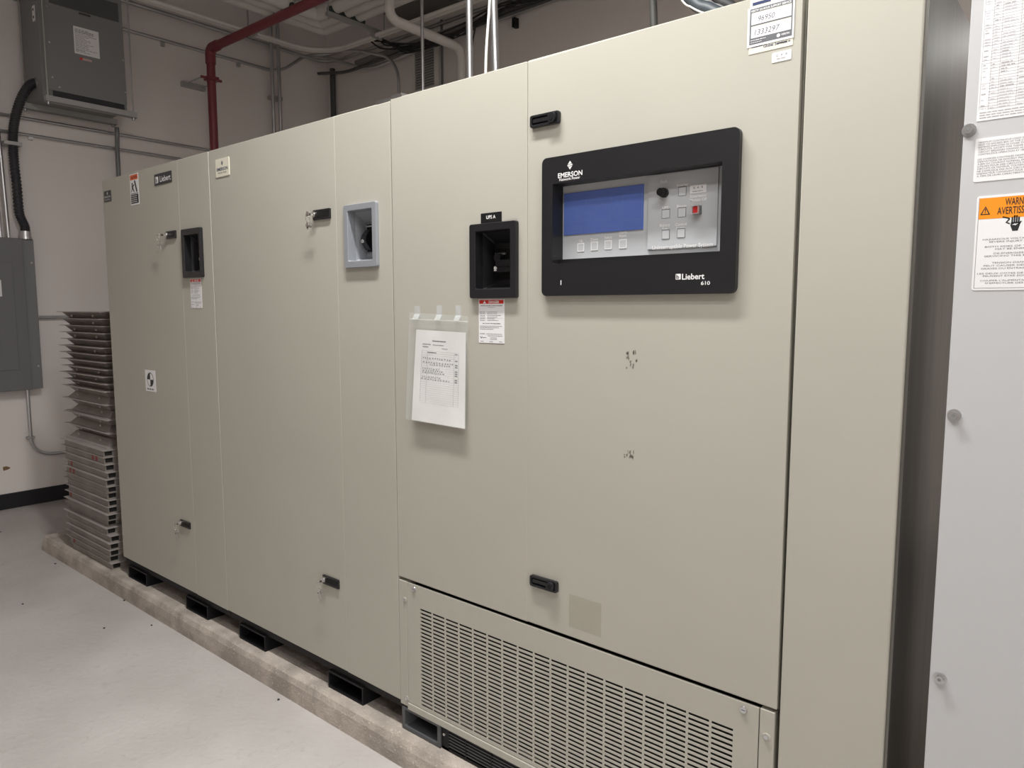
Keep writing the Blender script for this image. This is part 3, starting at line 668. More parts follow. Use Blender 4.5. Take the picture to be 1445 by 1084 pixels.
for k in range(26): pline(.13, .86, .225+k*.0225, .2268+k*.0225, INKL)
for aa in (.13, .24, .77, .86):
    for k in range(25): pline(aa, aa+.005, .225+k*.0225, .2475+k*.0225, INKL, 1)
pline(.24, .42, .236, .243, INK); pline(.79, .84, .236, .243, INKG)
rd = random.Random(4)
for k, (sa, e) in {3: (.16, .7), 5: (.16, .76), 6: (.3, .72), 8: (.16, .5), 9: (.16, .55), 10: (.16, .6), 12: (.16, .5), 13: (.14, .68)}.items():
    x = sa
    while x < e:
        L = rd.uniform(.02, .05); d = .236+k*.0225+rd.uniform(-.004, .002); pline(x, x+L*.8, d, d+.0055, INKG, 1); pline(x+L*.3, x+L*.3+.006, d-.007, d+.009, INKG, 1); x += L+.012
    pline(.79, .84, .236+k*.0225, .246+k*.0225, INKG, 1)
tag(sb.build('log_sheet'), 'white ruled log sheet with handwriting inside the clear bag', 'paper')

# ------------------------------------------------------------------ grey panelboard at the right edge
HG = .012
gx = onY(1337, 520, -HG).x-.001
gx = (onY(1364, 0, -HG).x+onY(1310, 1084, -HG).x)/2
t = thing('panelboard_cabinet', (.2, .3, 0), 'light grey steel enclosure with warning labels at the right edge', 'electrical cabinet')
MB(WORLD).box(gx+.004, .62, .004, .32, .0, 2.3, LGREY).build('body', t, .003)
MB().plate(rrect(gx, .62, .03, 2.28, .002, 1), -.004, HG, LGREY).build('front_cover', t, .003)
for (px, py) in ((1367.5, 184), (1346.5, 586), (1326.5, 957)):
    q = onY(px, py, -HG); hexbolt(t, q.x, q.z, HG+.0002)
def gq(px, py): q = onY(px, py, -HG); return q
q0 = gq(1377, 172); q1 = gq(1391.5, 0); W = .20
u0 = q0.x+.001; v0 = q0.z; H = .34; W = .125
b = MB().box(u0, u0+W, v0, v0+H, HG+.0002, HG+.0008, LABELW); h = HG+.0010
cols = [.02, .125, .225, .43, .62, .80, .98]
for cpos in cols: b.quad(u0+W*cpos, u0+W*cpos+.0005, v0+.018, v0+H-.006, h, INKL)
r_ = random.Random(9)
z = v0+.018
while z < v0+H-.008:
    b.quad(u0+W*.115 if r_.random() < .7 else u0+W*.02, u0+W*.98, z, z+.0005, h, INKL); z += .0047
    if z < v0+H-.010:
        for ca, cb in zip(cols, cols[1:]):
            if r_.random() < .7: b.words(u0+W*ca+.002, u0+W*cb-.002, z-.0036, .0028, h, INKP if r_.random() < .75 else INKL, r_.uniform(.4, .95))
for k in range(3): b.words(u0+W*.03, u0+W*.97, v0+.004+k*.0042, .0026, h, INKL)
tag(b.build('schedule_label', t), 'tall white label printed with a fine table')
q0 = gq(1373.5, 257.5); q1 = gq(1376.5, 196.5); u0 = (q0.x+q1.x)/2; v0 = q0.z; H = q1.z-q0.z
b = MB().plate(rrect(u0, u0+W, v0, v0+H, .003), HG+.0002, HG+.0008, LABELW)
tx = ['MAXIMUM CONTINUOUS LOADS ON BREAKERS', 'NOT TO EXCEED 80% OF THE CIRCUIT BREAKER', 'RATINGS EMPLOYED IN OTHER THAN MOTOR', 'CIRCUITS, EXCEPT FOR THOSE CIRCUITS USING', 'CIRCUIT BREAKERS MARKED AS SUITABLE FOR', 'CONTINUOUS OPERATION AT 100% OF RATING', '', 'LES CHARGES CONTINUES MAXIMALES DES', 'DERIVATIONS NE DOIVENT PAS ETRE SUPERIEURES', 'A 80% DU COURANT NOMINAL DES DISJONCTEURS', 'UTILISES POUR DES CIRCUITS AUTRES QUE LES', 'CIRCUITS DE MOTEUR, TOUTEFOIS, CETTE REGLE', "NE S'APPLIQUE PAS AUX CIRCUITS MUNIS D'UN", 'DISJONCTEUR CONVENANT POUR SERVICE CONTINU', 'A 100% DE LEURS CARACTERISTIQUES']
for i, s_ in enumerate(tx):
    if s_: b.text(s_, u0+.005, v0+H-.008-i*(H-.012)/15, .0027, h, INKG, 'L', width=.0024*len(s_))
tag(b.build('notice_label', t), 'white label of small grey capital print')
q0 = gq(1372, 410); q1 = gq(1378, 277.5); u0 = (gq(1372.2, 410).x+gq(1377.5, 277.5).x)/2; v0 = q0.z; H = q1.z-q0.z; W = .122
b = MB().plate(rrect(u0, u0+W, v0, v0+H, .004), HG+.0002, HG+.0008, LABELW)
b.quad(u0+.004, u0+W-.004, v0+H*.755, v0+H-.004, h, ORANGE)
for q in ((u0+.0032, u0+W-.0032, v0+.0035, v0+.0041), (u0+.0032, u0+.0038, v0+.0035, v0+H-.003), (u0+W-.0038, u0+W-.0032, v0+.0035, v0+H-.003)): b.quad(*q, h, INKG)
b.text('WARNING', u0+W*.50, v0+H*.885, .0118, h+.0003, INK, width=.040, bold=.006).text('AVERTISSEMENT', u0+W*.52, v0+H*.795, .0118, h+.0003, INK, width=.066, bold=.006)
ta, tb, tcx, td = u0+.006, v0+H*.80, .0145, .0145
b.poly([(ta, tb), (ta+tcx, tb), (ta+tcx/2, tb+td)], h+.0002, INK).poly([(ta+.0026, tb+.0015), (ta+tcx-.0026, tb+.0015), (ta+tcx/2, tb+td-.003)], h+.0004, ORANGE)
b.text('!', ta+tcx/2, tb+.003, .0072, h+.0006, INK, bold=.02)
hx, hz, K = u0+W*.46, v0+H*.672, .66       # hand and bolt pictogram
def hand(pts, dh, mt): b.poly([(hx+x*K, hz+y*K) for x, y in pts], h+dh, mt)
hand([(-.009, 0), (-.004, -.014), (.007, -.014), (.011, 0), (.009, .008), (-.008, .008)], 0, INK)
for dx, L in ((-.0075, .013), (-.0028, .017), (.0018, .0165), (.0064, .013)): hand([(dx, .006), (dx+.0036, .006), (dx+.0036, .008+L), (dx, .008+L)], 0, INK)
hand([(.010, 0), (.0145, .009), (.0125, .0105), (.007, .004)], 0, INK)
hand([(-.006, .001), (.001, .005), (.001, .003), (.008, .005), (.001, -.001), (.001, .001)], .0002, LABELW)
hand([(-.026, .024), (-.012, .020), (-.010, .016), (-.016, .009), (-.010, .006), (-.011, .003), (-.020, .008), (-.014, .016), (-.016, .018), (-.027, .021)], 0, INK)
for fr, s_ in ((.470, 'HAZARDOUS VOLTAGE CAN CAUSE'), (.497, 'SEVERE INJURY OR DEATH'), (.548, 'BOTH SIDES OF THIS DEVICE'), (.575, 'MAY BE ENERGIZED.'), (.620, 'DE-ENERGIZE BEFORE'), (.647, 'SERVICING THIS EQUIPMENT.'), (.718, 'TENSION DANGEREUSE.'), (.748, 'PEUT CAUSER DES BLESSURES'), (.778, 'GRAVES OU ENTRAINER LA MORT'), (.830, 'LES DEUX COTES DE CE DISPOSITIF'), (.857, 'PEUVENT ETRE SOUS TENSION'), (.905, "COUPER L'ALIMENTATION AVANT"), (.932, "D'EFFECTUER DES TRAVAUX")):
    b.text(s_, u0+W*.52, v0+H*(1-fr), .0027, h, INKG, width=min(W*.92, .0038*len(s_)))
tag(b.build('warning_label', t), 'white label with an orange WARNING header')

# ------------------------------------------------------------------ stack of floor panels on the pad
NP = 36; PIT_ = (1.454-ZP)/NP; S_ = .605
def ordinal(i): return ['topmost', 'second', 'third', 'fourth', 'fifth', 'sixth', 'seventh', 'eighth', 'ninth', 'tenth', 'eleventh', 'twelfth', 'thirteenth', 'fourteenth', 'fifteenth', 'sixteenth', 'seventeenth', 'eighteenth', 'nineteenth', 'twentieth'][i]
rd = random.Random(12)
def floor_panel(i):
    k = NP-1-i               # from the top
    z = ZP+i*PIT_+.0004
    inv = k in (12, 14, 16, 18); boxy = k >= 19
    if boxy: xr = -3.988+rd.uniform(-.024, .014); yf = -.022+rd.uniform(-.010, .008)
    else: xr = -4.045+rd.uniform(-.025, .02); yf = .012+rd.uniform(-.008, .012)
    if k == 29: xr -= .03
    kk = NP-k
    pos = 'topmost' if k == 0 else (ordinal(k)+' from the top') if k < 20 else 'bottom' if i == 0 else (ordinal(i)+' from the bottom')
    t = thing('access_panel', (xr-S_/2, yf+S_/2, z), 'grey steel floor panel, '+pos+(' of' if k == 0 or i == 0 else ' in')+' the stack beside the cabinets', 'access panel', 'stacked raised floor panels')
    xa, xb, ya, yb = xr-S_, xr, yf, yf+S_; T = PIT_-.0008
    L = MB(WORLD)
    zs = (z, z+.0028) if inv else (z+T-.0028, z+T)
    if boxy: L.box(xa, xb, ya, yb, *zs, PANTOP)
    else: L.box(xa, xb, ya, yb, *zs, PANTOP)
    o1 = L.build('sheet', t)
    B = MB(WORLD)
    def rect(ins, extra=0): return [(xa+ins+extra, ya+ins*.8), (xb-ins, ya+ins*.8), (xb-ins, yb-ins), (xa+ins+extra, yb-ins)]
    if boxy:
        za, zb = z, z+T-.003
        B.box(xa+.035, xb-.016, ya+.010, yb-.03, za, zb, PANSTEEL)
        # open channel ends on the right side
        B.box(xb-.0158, xb-.0150, ya+.014, ya+.050, za+.006, zb-.006, DARK)
        if rd.random() < .3:
            oq = rd.choice((.05, .08, .42))
            for q in range(rd.choice((1, 2))): B.box(xa+oq+q*.05, xa+oq+.028+q*.05, ya+.0092, ya+.0098, za+.004, zb-.004, RUST)
    else:
        r0, r1 = rect(.026), rect(.062)
        if inv: lo, hi, za, zb = r0, r1, z+.003, z+T
        else: lo, hi, za, zb = r1, r0, z, z+T-.003
        p = [(x, y, za) for x, y in lo]+[(x, y, zb) for x, y in hi]
        B.add(p, [(3, 2, 1, 0), (4, 5, 6, 7), (0, 1, 5, 4), (1, 2, 6, 5), (2, 3, 7, 6), (3, 0, 4, 7)], PANSTEEL)
        for fx in (.22, .72):
            if rd.random() < .7:
                cx = xa+S_*fx; zc = (za+zb)/2; yy = (lo[0][1]+hi[0][1])/2
                pts = [(cx+.014*math.cos(a), yy-.0012, zc+.010*math.sin(a)) for a in [q*math.pi/6 for q in range(12)]]
                B.add(pts, [tuple(range(12))], PANTOP)
    B.build('pan', t, .0012)
    t.rotation_euler.z = rd.uniform(-.006, .006)
    return t
for i in range(NP): floor_panel(i)

# ------------------------------------------------------------------ things on the left wall
# transformer on its hung rails
ty0, ty1, tx0, tx1, tz0 = .392, .945, -6.15, -5.80, 2.932
tz1 = 3.78
t = thing('transformer', ((tx0+tx1)/2, (ty0+ty1)/2, tz0), 'dark grey transformer box hung high by the left wall', 'transformer')
MB(WORLD).box(tx0, tx1-.004, ty0, ty1, tz0, tz1, TRANSM).build('body', t, .004)
F = LEFTF(tx1)
b = MB(F); vr = (ty0+.07, ty1-.035, tz0+.52, tz0+.60)
b.ring(rrect(ty0+.012, ty1-.006, tz0+.05, tz1, .002, 0), rrect(ty0+.07, ty1-.03, tz0+.632, tz0+.76, .002, 0), -.003, .006, TRANSM)
fc = b.build('front_cover', t, .002)
bs = MB(F).box(ty0+.07, ty1-.03, tz0+.632, tz0+.76, -.0035, -.0025, CHAN); bs.build('vent_opening', t)
lb = MB(F).box(ty0+.06, ty1-.02, tz0+.004, tz0+.048, -.003, .002, CHARC); lb.build('lower_vent', t)
def LW(px, py): q = onX(px, py, tx1+.006); return q.y, q.z
for (px, py) in ((66, 9), (69.5, 59.5), (74, 109), (170.5, 38), (173.5, 85), (176.7, 130.5), (84, 123)):
    y, z = LW(px, py); MB(F).cyl(y, z, .0062, .009, .006, ZINC, 12).build('screw', fc)
a = LW(103, 36); c = LW(141, 85)
b = MB(F).box(a[0], c[0], c[1]+.008, a[1], .0062, .0072, LABELW)
for k in range(17): b.words(a[0]+.008, c[0]-.006, a[1]-.018-k*(a[1]-c[1]-.03)/17, .007, .0075, INKG if k in (1, 2, 15) else INKL, rd.uniform(.4, .98))
tag(b.build('rating_plate', t), 'white printed rating label')
a = LW(112, 79.5); c = LW(129.5, 88)
b = MB(F).box(a[0], c[0], c[1], a[1]-.008, .0074, .0082, mat('pink_label', (.62, .42, .38), .5)).quad(a[0], a[0]+.02, c[1], a[1]-.008, .0085, RED); b.words(a[0]+.025, c[0]-.004, c[1]+.012, .008, .0085, INKL); tag(b.build('warning_label', t), 'small red and white label')
a = LW(111, 17.5); c = LW(127.5, 24.5); b = MB(F).box(a[0], c[0], c[1], a[1], .0062, .008, INK); b.words(a[0]+.006, c[0]-.006, (a[1]+c[1])/2-.004, .006, .0083, INKG); b.build('nameplate', t)
SF = (Vector((0, ty0, 0)), Vector((1, 0, 0)), Vector((0, 0, 1)), Vector((0, -1, 0)))
b = MB(SF).plate(rrect(-5.90, -5.855, 3.44, 3.54, .004), .0002, .004, LABELW).cyl(-5.878, 3.515, .004, .005, .010, INK, 12).cyl(-5.878, 3.465, .004, .005, .010, INK, 12); b.build('knockout_plate', t)
for (xx, lab) in ((-5.785, 'front'), (-6.11, 'rear')):
    h_ = thing('trapeze_hanger', (xx, .66, tz0-.043), 'steel strut rail on hanging rods carrying the '+lab+' edge of the transformer', 'pipe hanger', 'strut rails under the transformer')
    y0_, y1_ = (.395, 1.0) if lab == 'front' else (.355, .985)
    zr = tz0
    b = MB(WORLD).box(xx-.021, xx+.021, y0_, y1_, zr-.0425, zr-.0395, STRUT).box(xx-.021, xx-.018, y0_, y1_, zr-.0425, zr-.0005, STRUT).box(xx+.018, xx+.021, y0_, y1_, zr-.0425, zr-.0005, STRUT)
    b.build('rail', h_)
    for yy in (y0_+.016, y1_-.024):
        MB(WORLD).tube([(xx+(.010 if lab == 'front' else 0), yy, zr-.062), (xx+(.010 if lab == 'front' else 0), yy, ZC)], .005, STRUT, 8).build('rod', h_)
        MB(WORLD).cyl(xx+(.010 if lab == 'front' else 0), yy, zr-.058, zr-.0428, .011, ZINC, 6).build('nut', h_)
# electrical panel
t = thing('breaker_panel', (-6.13, .0, .9), 'dark grey wall breaker panel at the left edge', 'electrical panel')
py1 = onX(46, 337, -6.10).y; pz0, pz1 = .885, 1.965; py0 = -.16; px_ = -6.08
MB(WORLD).box(XL+.001, px_-.006, py0+.01, py1, pz0, pz1, MGREY).build('body', t, .003)
ys = onX(33, 336, px_).y-.012
MB(LEFTF(px_)).plate(rrect(py0, ys, pz0-.004, pz1+.004, .003, 2), -.0058, .012, DGREY).build('cover', t, .003)
yd = onX(17, 374, px_+.012).y
MB(LEFTF(px_+.012)).plate(rrect(py0+.05, yd, 1.03, 1.79, .004, 3), .0002, .006, DGREY).build('door', t, .002)
b = MB(LEFTF(px_+.018)).box(.06, .135, 1.555, 1.67, .0003, .001, LABELW); b.words(.065, .13, 1.64, .01, .0013, INKG); tag(b.build('label_card', t), 'white label on the panel door')
for zz in (1.80, 1.05): MB(LEFTF(px_-.006)).cyl(py1-.022, zz, .0002, .003, .007, STRUT, 12).build('screw', t)
# conduits into the breaker panel
flexpts = [tuple(onX(px, py, X)) for px, py, X in ((57, 116, -5.93), (48, 117, -5.93), (40.5, 122, -5.95), (30.5, 138, -6.0), (22.5, 162, -6.06), (18.8, 185, -6.1), (18.5, 205, -6.12), (20, 230, -6.12), (24, 265, -6.12), (27.3, 300, -6.11))] + [(-6.11, .318, 2.06), (-6.11, .318, 2.02)]
def smooth(pts, n=90):
    pts = [Vector(p) for p in pts]; out = []
    m_ = len(pts)-1
    for i in range(m_):
        p0, p1, p2, p3 = pts[max(i-1, 0)], pts[i], pts[i+1], pts[min(i+2, m_)]
        for k in range(n//m_):
            t_ = k/(n//m_); out.append(.5*((2*p1)+(-p0+p2)*t_+(2*p0-5*p1+4*p2-p3)*t_**2+(-p0+3*p1-3*p2+p3)*t_**3))
    out.append(pts[-1]); return out
fpz = smooth(flexpts, 320)
t = thing('flexible_conduit', (-6.11, .318, 1.97), 'ribbed black flexible conduit curving from the transformer to the breaker panel', 'conduit')
idx = {'n': len(fpz)-1}
MB(WORLD).tube(fpz, lambda s_: .0295+.0022*(1 if int(round(s_*idx['n'])) % 4 < 2 else -1), FLEX, 16).build('hose', t)
MB(WORLD).cyl(-6.11, .318, 1.967, 2.025, .037, ZINC, 18).cyl(-6.11, .318, 1.967, 1.985, .044, ZINC, 8).build('connector', t)
MB(WORLD).tube([Vector(flexpts[0])+Vector((0, .03, 0)), Vector(flexpts[1])], .036, ZINC, 14).build('connector', t)
MB(WORLD).box(-6.19, -6.085, .22, .33, 2.62, 2.645, STRUT).build('clamp', t)
for (px, nm) in ((12, 'second'), (1, 'leftmost')):
    q = onX(px, 334, -6.11); tag(MB(WORLD).tube([(-6.11, q.y, 1.967), (-6.12, q.y-.012, 2.6), (-6.15, q.y-.014, 3.0), (-6.15, q.y-.014, ZC)], .013, EMT, 12).build('conduit'), 'grey metal conduit rising from the breaker panel, '+('the one nearer the black flexible hose' if nm == 'second' else 'the one at the left picture edge'), 'conduit', 'conduits above the breaker panel')
q = onX(39, 545, -6.17)
tag(MB(WORLD).tube(bend([(-6.18, .283, pz0-.002), (-6.18, .283, .37), (-6.18, 1.6, .37)], .16, 8), .0125, EMT, 12).build('conduit'), 'thin metal conduit bending from under the breaker panel behind the floor panels', 'conduit')
tag(MB(WORLD).tube([(-6.18, py1+.001, 1.405), (-6.18, 1.6, 1.405)], .012, EMT, 12).build('conduit'), 'thin metal conduit leaving the side of the breaker panel', 'conduit')
tag(MB(LEFTF(XL)).box(.258, .308, .505, .520, .0005, .045, STRUT).build('conduit_strap'), 'small strap holding the conduit under the breaker panel', 'conduit strap')
# conduits along the left wall
def wire(pts, r, mt, label, cat='conduit', name='conduit', group=None, rad=.12, seg=12):
    return tag(MB(WORLD).tube(bend(pts, rad), r, mt, seg).build(name), label, cat, group)
wire([(-6.185, .1, 2.84), (-6.185, 2.9, 2.84)], .0115, EMT, 'upper of two thin conduits running level below the transformer')
wire([(-6.185, .1, 2.725), (-6.185, 2.9, 2.725)], .0115, EMT, 'lower of two thin conduits running level below the transformer')
wire([(-6.185, -.2, 3.66), (-6.185, 2.50, 3.66), (-6.185, 2.80, 3.90), (-6.12, 3.0, 3.93), (-5.6, 3.02, 3.93)], .013, EMT, 'thin wall conduit that kinks upward near the room corner', rad=.15)
wire([(-6.14, .2, 3.86), (-6.14, 2.96, 3.86), (-5.95, 3.02, 3.86), (-2.5, 3.02, 3.86)], .015, EMT, 'dark wall conduit level with the hung pipes, turning at the corner', rad=.1)
tag(MB(LEFTF(XL)).box(.405, .43, 2.695, 2.715, .0005, .03, LABELW).build('conduit_strap'), 'small pale strap under the lower thin conduit', 'conduit strap')
for (yy, lab) in ((1.42, 'near the red pipe'), (2.09, 'right of the red pipe')):
    tag(MB(LEFTF(XL)).box(yy-.012, yy+.012, 3.615, 3.645, .0005, .03, STRUT).build('conduit_strap'), 'small strap under the upper wall conduit '+lab, 'conduit strap')
q = onX(168, 200, -6.165)
tag(MB(WORLD).tube(bend([(-6.10, .985, tz0-.058), (-6.10, .985, 2.80), (-6.15, 1.0, 2.72), (-6.15, 1.0, .02)], .08), .016, mat('grey_conduit', (.20, .21, .215), .5, .4), 12).build('conduit'), 'vertical grey conduit dropping from the transformer rail', 'conduit')
for (px, lab) in ((386.5, 'left'), (396, 'right')):
    q = onX(px, 180, -6.11)
    tag(MB(WORLD).tube([(-6.11, q.y, .02), (-6.11, q.y, ZC)], .017, EMT, 12).build('conduit'), lab+' one of two vertical conduits side by side near the corner', 'conduit')
q = onX(396, 138, -6.11); tag(MB(LEFTF(XL)).box(q.y-.075, q.y+.035, q.z-.015, q.z+.015, .0005, .080, STRUT).build('conduit_strap'), 'strap across the two vertical conduits', 'conduit strap')
# red pipe
t = thing('sprinkler_pipe', (-5.88, 1.66, .0), 'dark red pipe rising behind the cabinets and turning right', 'pipe')
MB(WORLD).tube(bend([(-5.88, 1.66, .01), (-5.88, 1.66, 3.59), (-1.0, 1.66, 3.59)], .09, 8), .034, REDPIPE, 16).build('run', t)
MB(WORLD).tube(bend([(-5.88, 1.66, 3.47), (-5.88, 1.66, 3.59), (-5.76, 1.66, 3.59)], .085, 8), .041, REDPIPE, 16).build('elbow', t)
MB(WORLD).box(-5.925, -5.835, 1.615, 1.705, 3.335, 3.365, REDPIPE).box(-5.89, -5.87, 1.57, 1.75, 3.34, 3.36, REDPIPE).build('clamp', t, .004)
t = thing('strut_bracket', (XL+.01, 1.66, 3.35), 'short strut bracket on the left wall bracing the red pipe', 'bracket')
MB(WORLD).box(XL+.001, XL+.042, 1.56, 1.76, 3.33, 3.372, STRUT).build('rail', t)
for yy in (1.585, 1.735): MB(WORLD).tube([(XL+.042, yy, 3.352), (-5.88, yy, 3.352)], .005, STRUT, 8).build('rod', t)

# ------------------------------------------------------------------ hung pipes near the ceiling
def run(name, pts, r, mt, label, cat, group=None, rad=.3):
    return tag(MB(WORLD).tube(bend(pts, rad, 10), r, mt, 14).build(name), label, cat, group)
run('conduit', [(-5.72, -.8, 3.745), (-5.72, 2.66, 3.745), (-1.0, 2.66, 3.735)], .016, PVC, 'outer of two cream conduits sweeping round the corner', 'conduit', rad=.42)
run('conduit', [(-5.682, -.8, 3.745), (-5.682, 2.622, 3.745), (-1.0, 2.622, 3.735)], .016, PVC, 'inner of two cream conduits sweeping round the corner', 'conduit', rad=.39)
for k, (xx, yy, lab) in enumerate(((-5.40, 2.44, 'outermost'), (-5.29, 2.33, 'middle'), (-5.18, 2.22, 'innermost'))):
    run('insulated_pipe', [(xx, -.8, 3.845), (xx, yy, 3.845), (-1.0, yy, 3.845)], .050, PVC, lab+' of three fat cream jacketed pipes turning the corner', 'pipe', rad=.05)
t = thing('trapeze_hanger', (-5.45, 1.95, 3.76), 'strut trapeze across the left run of hung cream pipes', 'pipe hanger')
MB(WORLD).box(-5.80, -5.08, 1.93, 1.97, 3.763, 3.793, STRUT).build('rail', t)
MB(WORLD).box(-5.44, -5.10, 1.925, 1.975, 3.7935, 3.835, DSTRUT).build('pipe_saddle', t)
for xx in (-5.78, -5.10): MB(WORLD).tube([(xx, 1.95, 3.74), (xx, 1.95, ZC)], .006, STRUT, 8).build('rod', t)
MB(WORLD).box(-5.745, -5.655, 1.94, 1.96, 3.72, 3.7625, STRUT).build('strap', t)
t = thing('trapeze_hanger', (-4.95, 2.45, 3.76), 'strut trapeze across the back run of hung cream pipes', 'pipe hanger')
MB(WORLD).box(-4.97, -4.93, 2.14, 2.74, 3.763, 3.793, STRUT).build('rail', t)
MB(WORLD).box(-4.975, -4.925, 2.16, 2.50, 3.7935, 3.835, DSTRUT).build('pipe_saddle', t)
for yy in (2.155, 2.72): MB(WORLD).tube([(-4.95, yy, 3.74), (-4.95, yy, ZC)], .006, STRUT, 8).build('rod', t)
MB(WORLD).box(-4.96, -4.94, 2.59, 2.69, 3.72, 3.7625, STRUT).build('strap', t)
# white drain pipe with two elbows
qa = onX(549.5, 26, -4.2); qb = onX(651, 68, -4.2)
run('drain_pipe', [(-4.2, qa.y, ZC), (-4.2, qa.y, qa.z), (-4.2, qb.y, qb.z+.0), (-4.2, qb.y, .02)], .036, PVC, 'cream drain pipe with an elbow crossing towards the back wall', 'pipe', rad=.09)
# slim tubes at the back
q = onY(596, 60, 1.9); run('conduit', [(q.x, 1.9, .02), (q.x, 1.9, ZC)], .011, EMT, 'slim upright conduit standing in front of the wall vent', 'conduit')
q = onY(470, 140, 3.02); run('conduit', [(q.x, 3.02, .02), (q.x, 3.02, 3.8)], .026, mat('dark_conduit', (.10, .105, .11), .5, .5), 'dark upright conduit in the room corner', 'conduit')
p = [onY(484, 73, 2.75), onY(505, 71, 2.75), onY(548, 80, 2.75), onY(562, 100, 2.75), onY(563, 140, 2.75)]; p.append(Vector((p[-1].x, 2.75, .02)))
run('conduit', p, .013, EMT, 'thin conduit arching over and dropping behind the middle cabinet', 'conduit', rad=.15)
p = [onY(446, 104, 2.945), onY(488, 102, 2.945), onY(560, 76, 2.945), onY(740, 12, 2.945), onY(900, -46, 2.945)]
run('conduit', p, .014, mat('dull_conduit', (.13, .135, .14), .5, .5), 'dark conduit along the back wall that steps up beside the corner', 'conduit', rad=.12)
p = [onY(452, 78, 2.98), onY(462, 81, 2.98), onY(508, 96, 2.98), onY(530, 95, 2.98), onY(600, 66, 2.98), onY(740, 14, 2.98), onY(900, -45, 2.98)]
run('conduit', p, .015, EMT, 'grey conduit dipping below the cream conduits at the back', 'conduit', rad=.2)
# cable bundle on the back wall
rd = random.Random(21)
t = thing('cable_bundle', tuple(onY(600, 60, 2.85)), 'bundle of black cables sagging along the back wall below the cream pipes', 'cable')
for k in range(8):
    pts = []
    for px, py in ((528, 60), (545, 72), (575, 76), (620, 66), (655, 48), (700, 24), (760, 2), (840, -28)):
        q = onY(px+rd.uniform(-5, 5), py-8+rd.uniform(-9, 8), 2.882+rd.uniform(-.02, .02)); pts.append(q)
    MB(WORLD).tube(smooth(pts, 56), rd.uniform(.005, .009), CABLE, 8).build('cable', t)
q0 = onY(498, 88, 2.98); q1 = onY(760, -3, 2.98)
tag(MB(WORLD).box(q0.x, q1.x+1.0, 3.0, 3.045, q1.z-.02, q1.z+.02, mat('dark_tray', (.26, .25, .25), .6)).build('cable_tray'), 'dark shallow tray fixed along the back wall', 'cable tray')
q = onY(722, 27, 2.98); tag(MB(WORLD).box(q.x-.015, q.x+.015, 3.0, 3.049, q.z-.05, q.z+.02, BLACKM).build('tray_bracket'), 'small dark bracket below the tray on the back wall', 'bracket')
q0 = onY(672, 32, 2.9); q1 = onY(665, 80, 2.9)
wire([tuple(q0), ((q0.x+q1.x)/2-.01, 2.9, (q0.z+q1.z)/2), tuple(q1), (q1.x-.02, 2.9, 2.0)], .006, CABLE, 'single black cable hanging down the back wall', 'cable', 'cable', rad=.1)
# wall vent
va, vb, vc, vd = -4.955, -4.62, 3.33, 3.76
BW = (Vector((0, YB, 0)), Vector((1, 0, 0)), Vector((0, 0, 1)), Vector((0, -1, 0)))
t = thing('vent_grille', (-4.79, YB, vc), 'pale framed vent grille high on the back wall', 'vent')
MB(BW).ring(rrect(va, vb, vc, vd, .002, 2), rrect(va+.035, vb-.055, vc+.05, vd-.05, .002, 2), .0005, .018, PVC).build('frame', t, .002)
b = MB(BW).box(va+.035, vb-.055, vc+.05, vd-.05, .0005, .002, DGREY)
for k in range(15):
    z = vc+.052+k*.0218
    b.box(va+.035, vb-.055, z, z+.011, .004, .012, STRUT)
b.build('louvres', t)
MB(BW).box(vb+.03, vb+.042, 2.2, 3.9, .0005, .02, MGREY).build('edge_strip', t)
# duct box above
q = onY(575, 20, 2.88); tag(MB(WORLD).box(q.x-.12, q.x+.55, 2.72, 3.03, q.z-.02, q.z+.25, mat('duct_sheet', (.22, .21, .2), .6, .2)).build('duct_box', bevel=.004), 'small sheet metal duct under the ceiling at the back wall', 'duct')

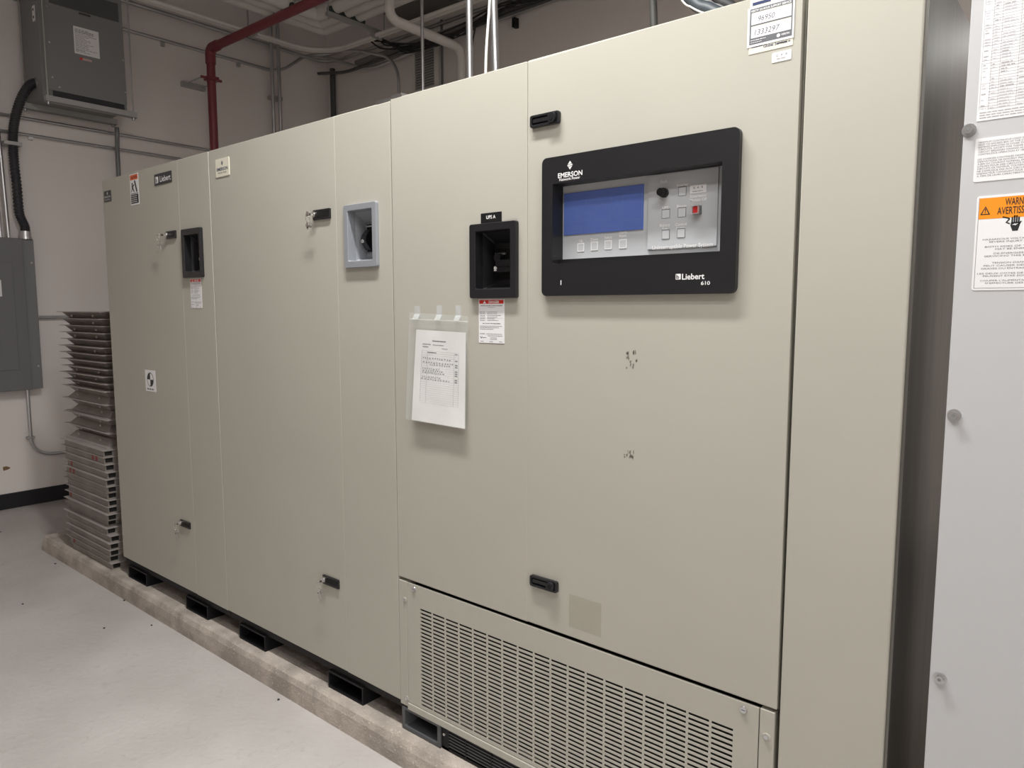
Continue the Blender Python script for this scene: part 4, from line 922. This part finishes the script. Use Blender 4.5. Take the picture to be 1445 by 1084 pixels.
# ------------------------------------------------------------------ bright tubes rising from the display cabinet roof
def riser(px0, py0, px1, py1, Y, r, label, mt=EMT, cat='conduit', name='conduit'):
    a = onY(px0, py0, Y); c = onY(px1, py1, Y); d = (c-a)/(c.z-a.z)
    lo_ = a+d*(TOP+.001-a.z); hi = a+d*(3.6-a.z); hi2 = a+d*(ZC-a.z)
    tag(MB(WORLD).tube([lo_, hi2], r, mt, 14).build(name), label, cat)
riser(663, 105, 662, 0, .30, .0105, 'shiny upright conduit, left one above the display cabinet')
riser(699.5, 98, 696.5, 0, .30, .0120, 'shiny upright conduit, right one above the display cabinet')
a = onY(685, 100, .265); c1 = onY(685.5, 78, .265); c2 = onY(691.5, 0, .265)
tag(MB(WORLD).tube(bend([(a.x, .265, TOP+.001), tuple(c1), tuple(c2), (c2.x+.05, .265, ZC)], .06), .0042, mat('white_wire', (.75, .75, .74), .4), 8).build('cable'), 'thin white wire between the two shiny conduits', 'cable')
riser(922.5, 30, 921.5, 0, .75, .013, 'dark upright conduit behind the top of the display cabinet', mat('dark_tube', (.05, .05, .045), .6))
def over(pp, Y, r, mt, lab):
    pts = [onY(px, py, Y) for px, py in pp]
    tag(MB(WORLD).tube(smooth(pts, 40), r, mt, 12).build('cable'), lab, 'cable')
over([(930, -50), (962, 0), (975, 10), (992, 18), (1015, 22)], .50, .0028, mat('pale_wire', (.6, .58, .55), .5), 'thin pale wire curving behind the display cabinet top')
over([(915, -90), (975, -2), (1003, 14), (1040, 32)], .60, .020, mat('blue_grey_hose', (.045, .055, .065), .5), 'thick blue grey cable behind the display cabinet top')
over([(930, -100), (992, -4), (1018, 14), (1050, 34)], .70, .012, mat('grey_hose', (.22, .22, .215), .5), 'mid grey cable behind the display cabinet top')
over([(945, -100), (1008, -8), (1030, 8), (1060, 30)], .80, .018, CABLE, 'thick black cable behind the display cabinet top')

# ------------------------------------------------------------------ bits on the floor and wall
rd = random.Random(5)
for (px, py, lab) in ((78, 796, 'left of the pad corner'), (1, 751, 'at the left picture edge'), (175, 848, 'near the pad front'), (214, 883, 'below the left cabinet'), (32, 853, 'in the left foreground'), (147, 887, 'in open floor left of the pad'), (393, 988, 'in front of the middle cabinet')):
    q = onZ(px, py, 0); r = rd.uniform(.004, .008); pts = [(q.x+r*rd.uniform(.6, 1)*math.cos(a), q.y+r*rd.uniform(.6, 1)*math.sin(a)) for a in [k*math.pi/4 for k in range(8)]]
    tag(MB(WORLD).plate(pts, .0002, .004, CABLE).build('debris_crumb'), 'tiny dark crumb on the grey floor '+lab, 'debris', 'crumbs on the floor')
q = onX(9, 661, XL)
pts = [(q.y-.022, q.z+.012), (q.y-.020, q.z-.016), (q.y+.004, q.z-.012), (q.y+.024, q.z-.004), (q.y+.020, q.z+.006), (q.y-.002, q.z+.016)]
cpn = MB(LEFTF(XL)).plate(pts, .0002, .001, mat('paint_chip_brown', (.22, .13, .07), .8)).build('paint_chip', wl)
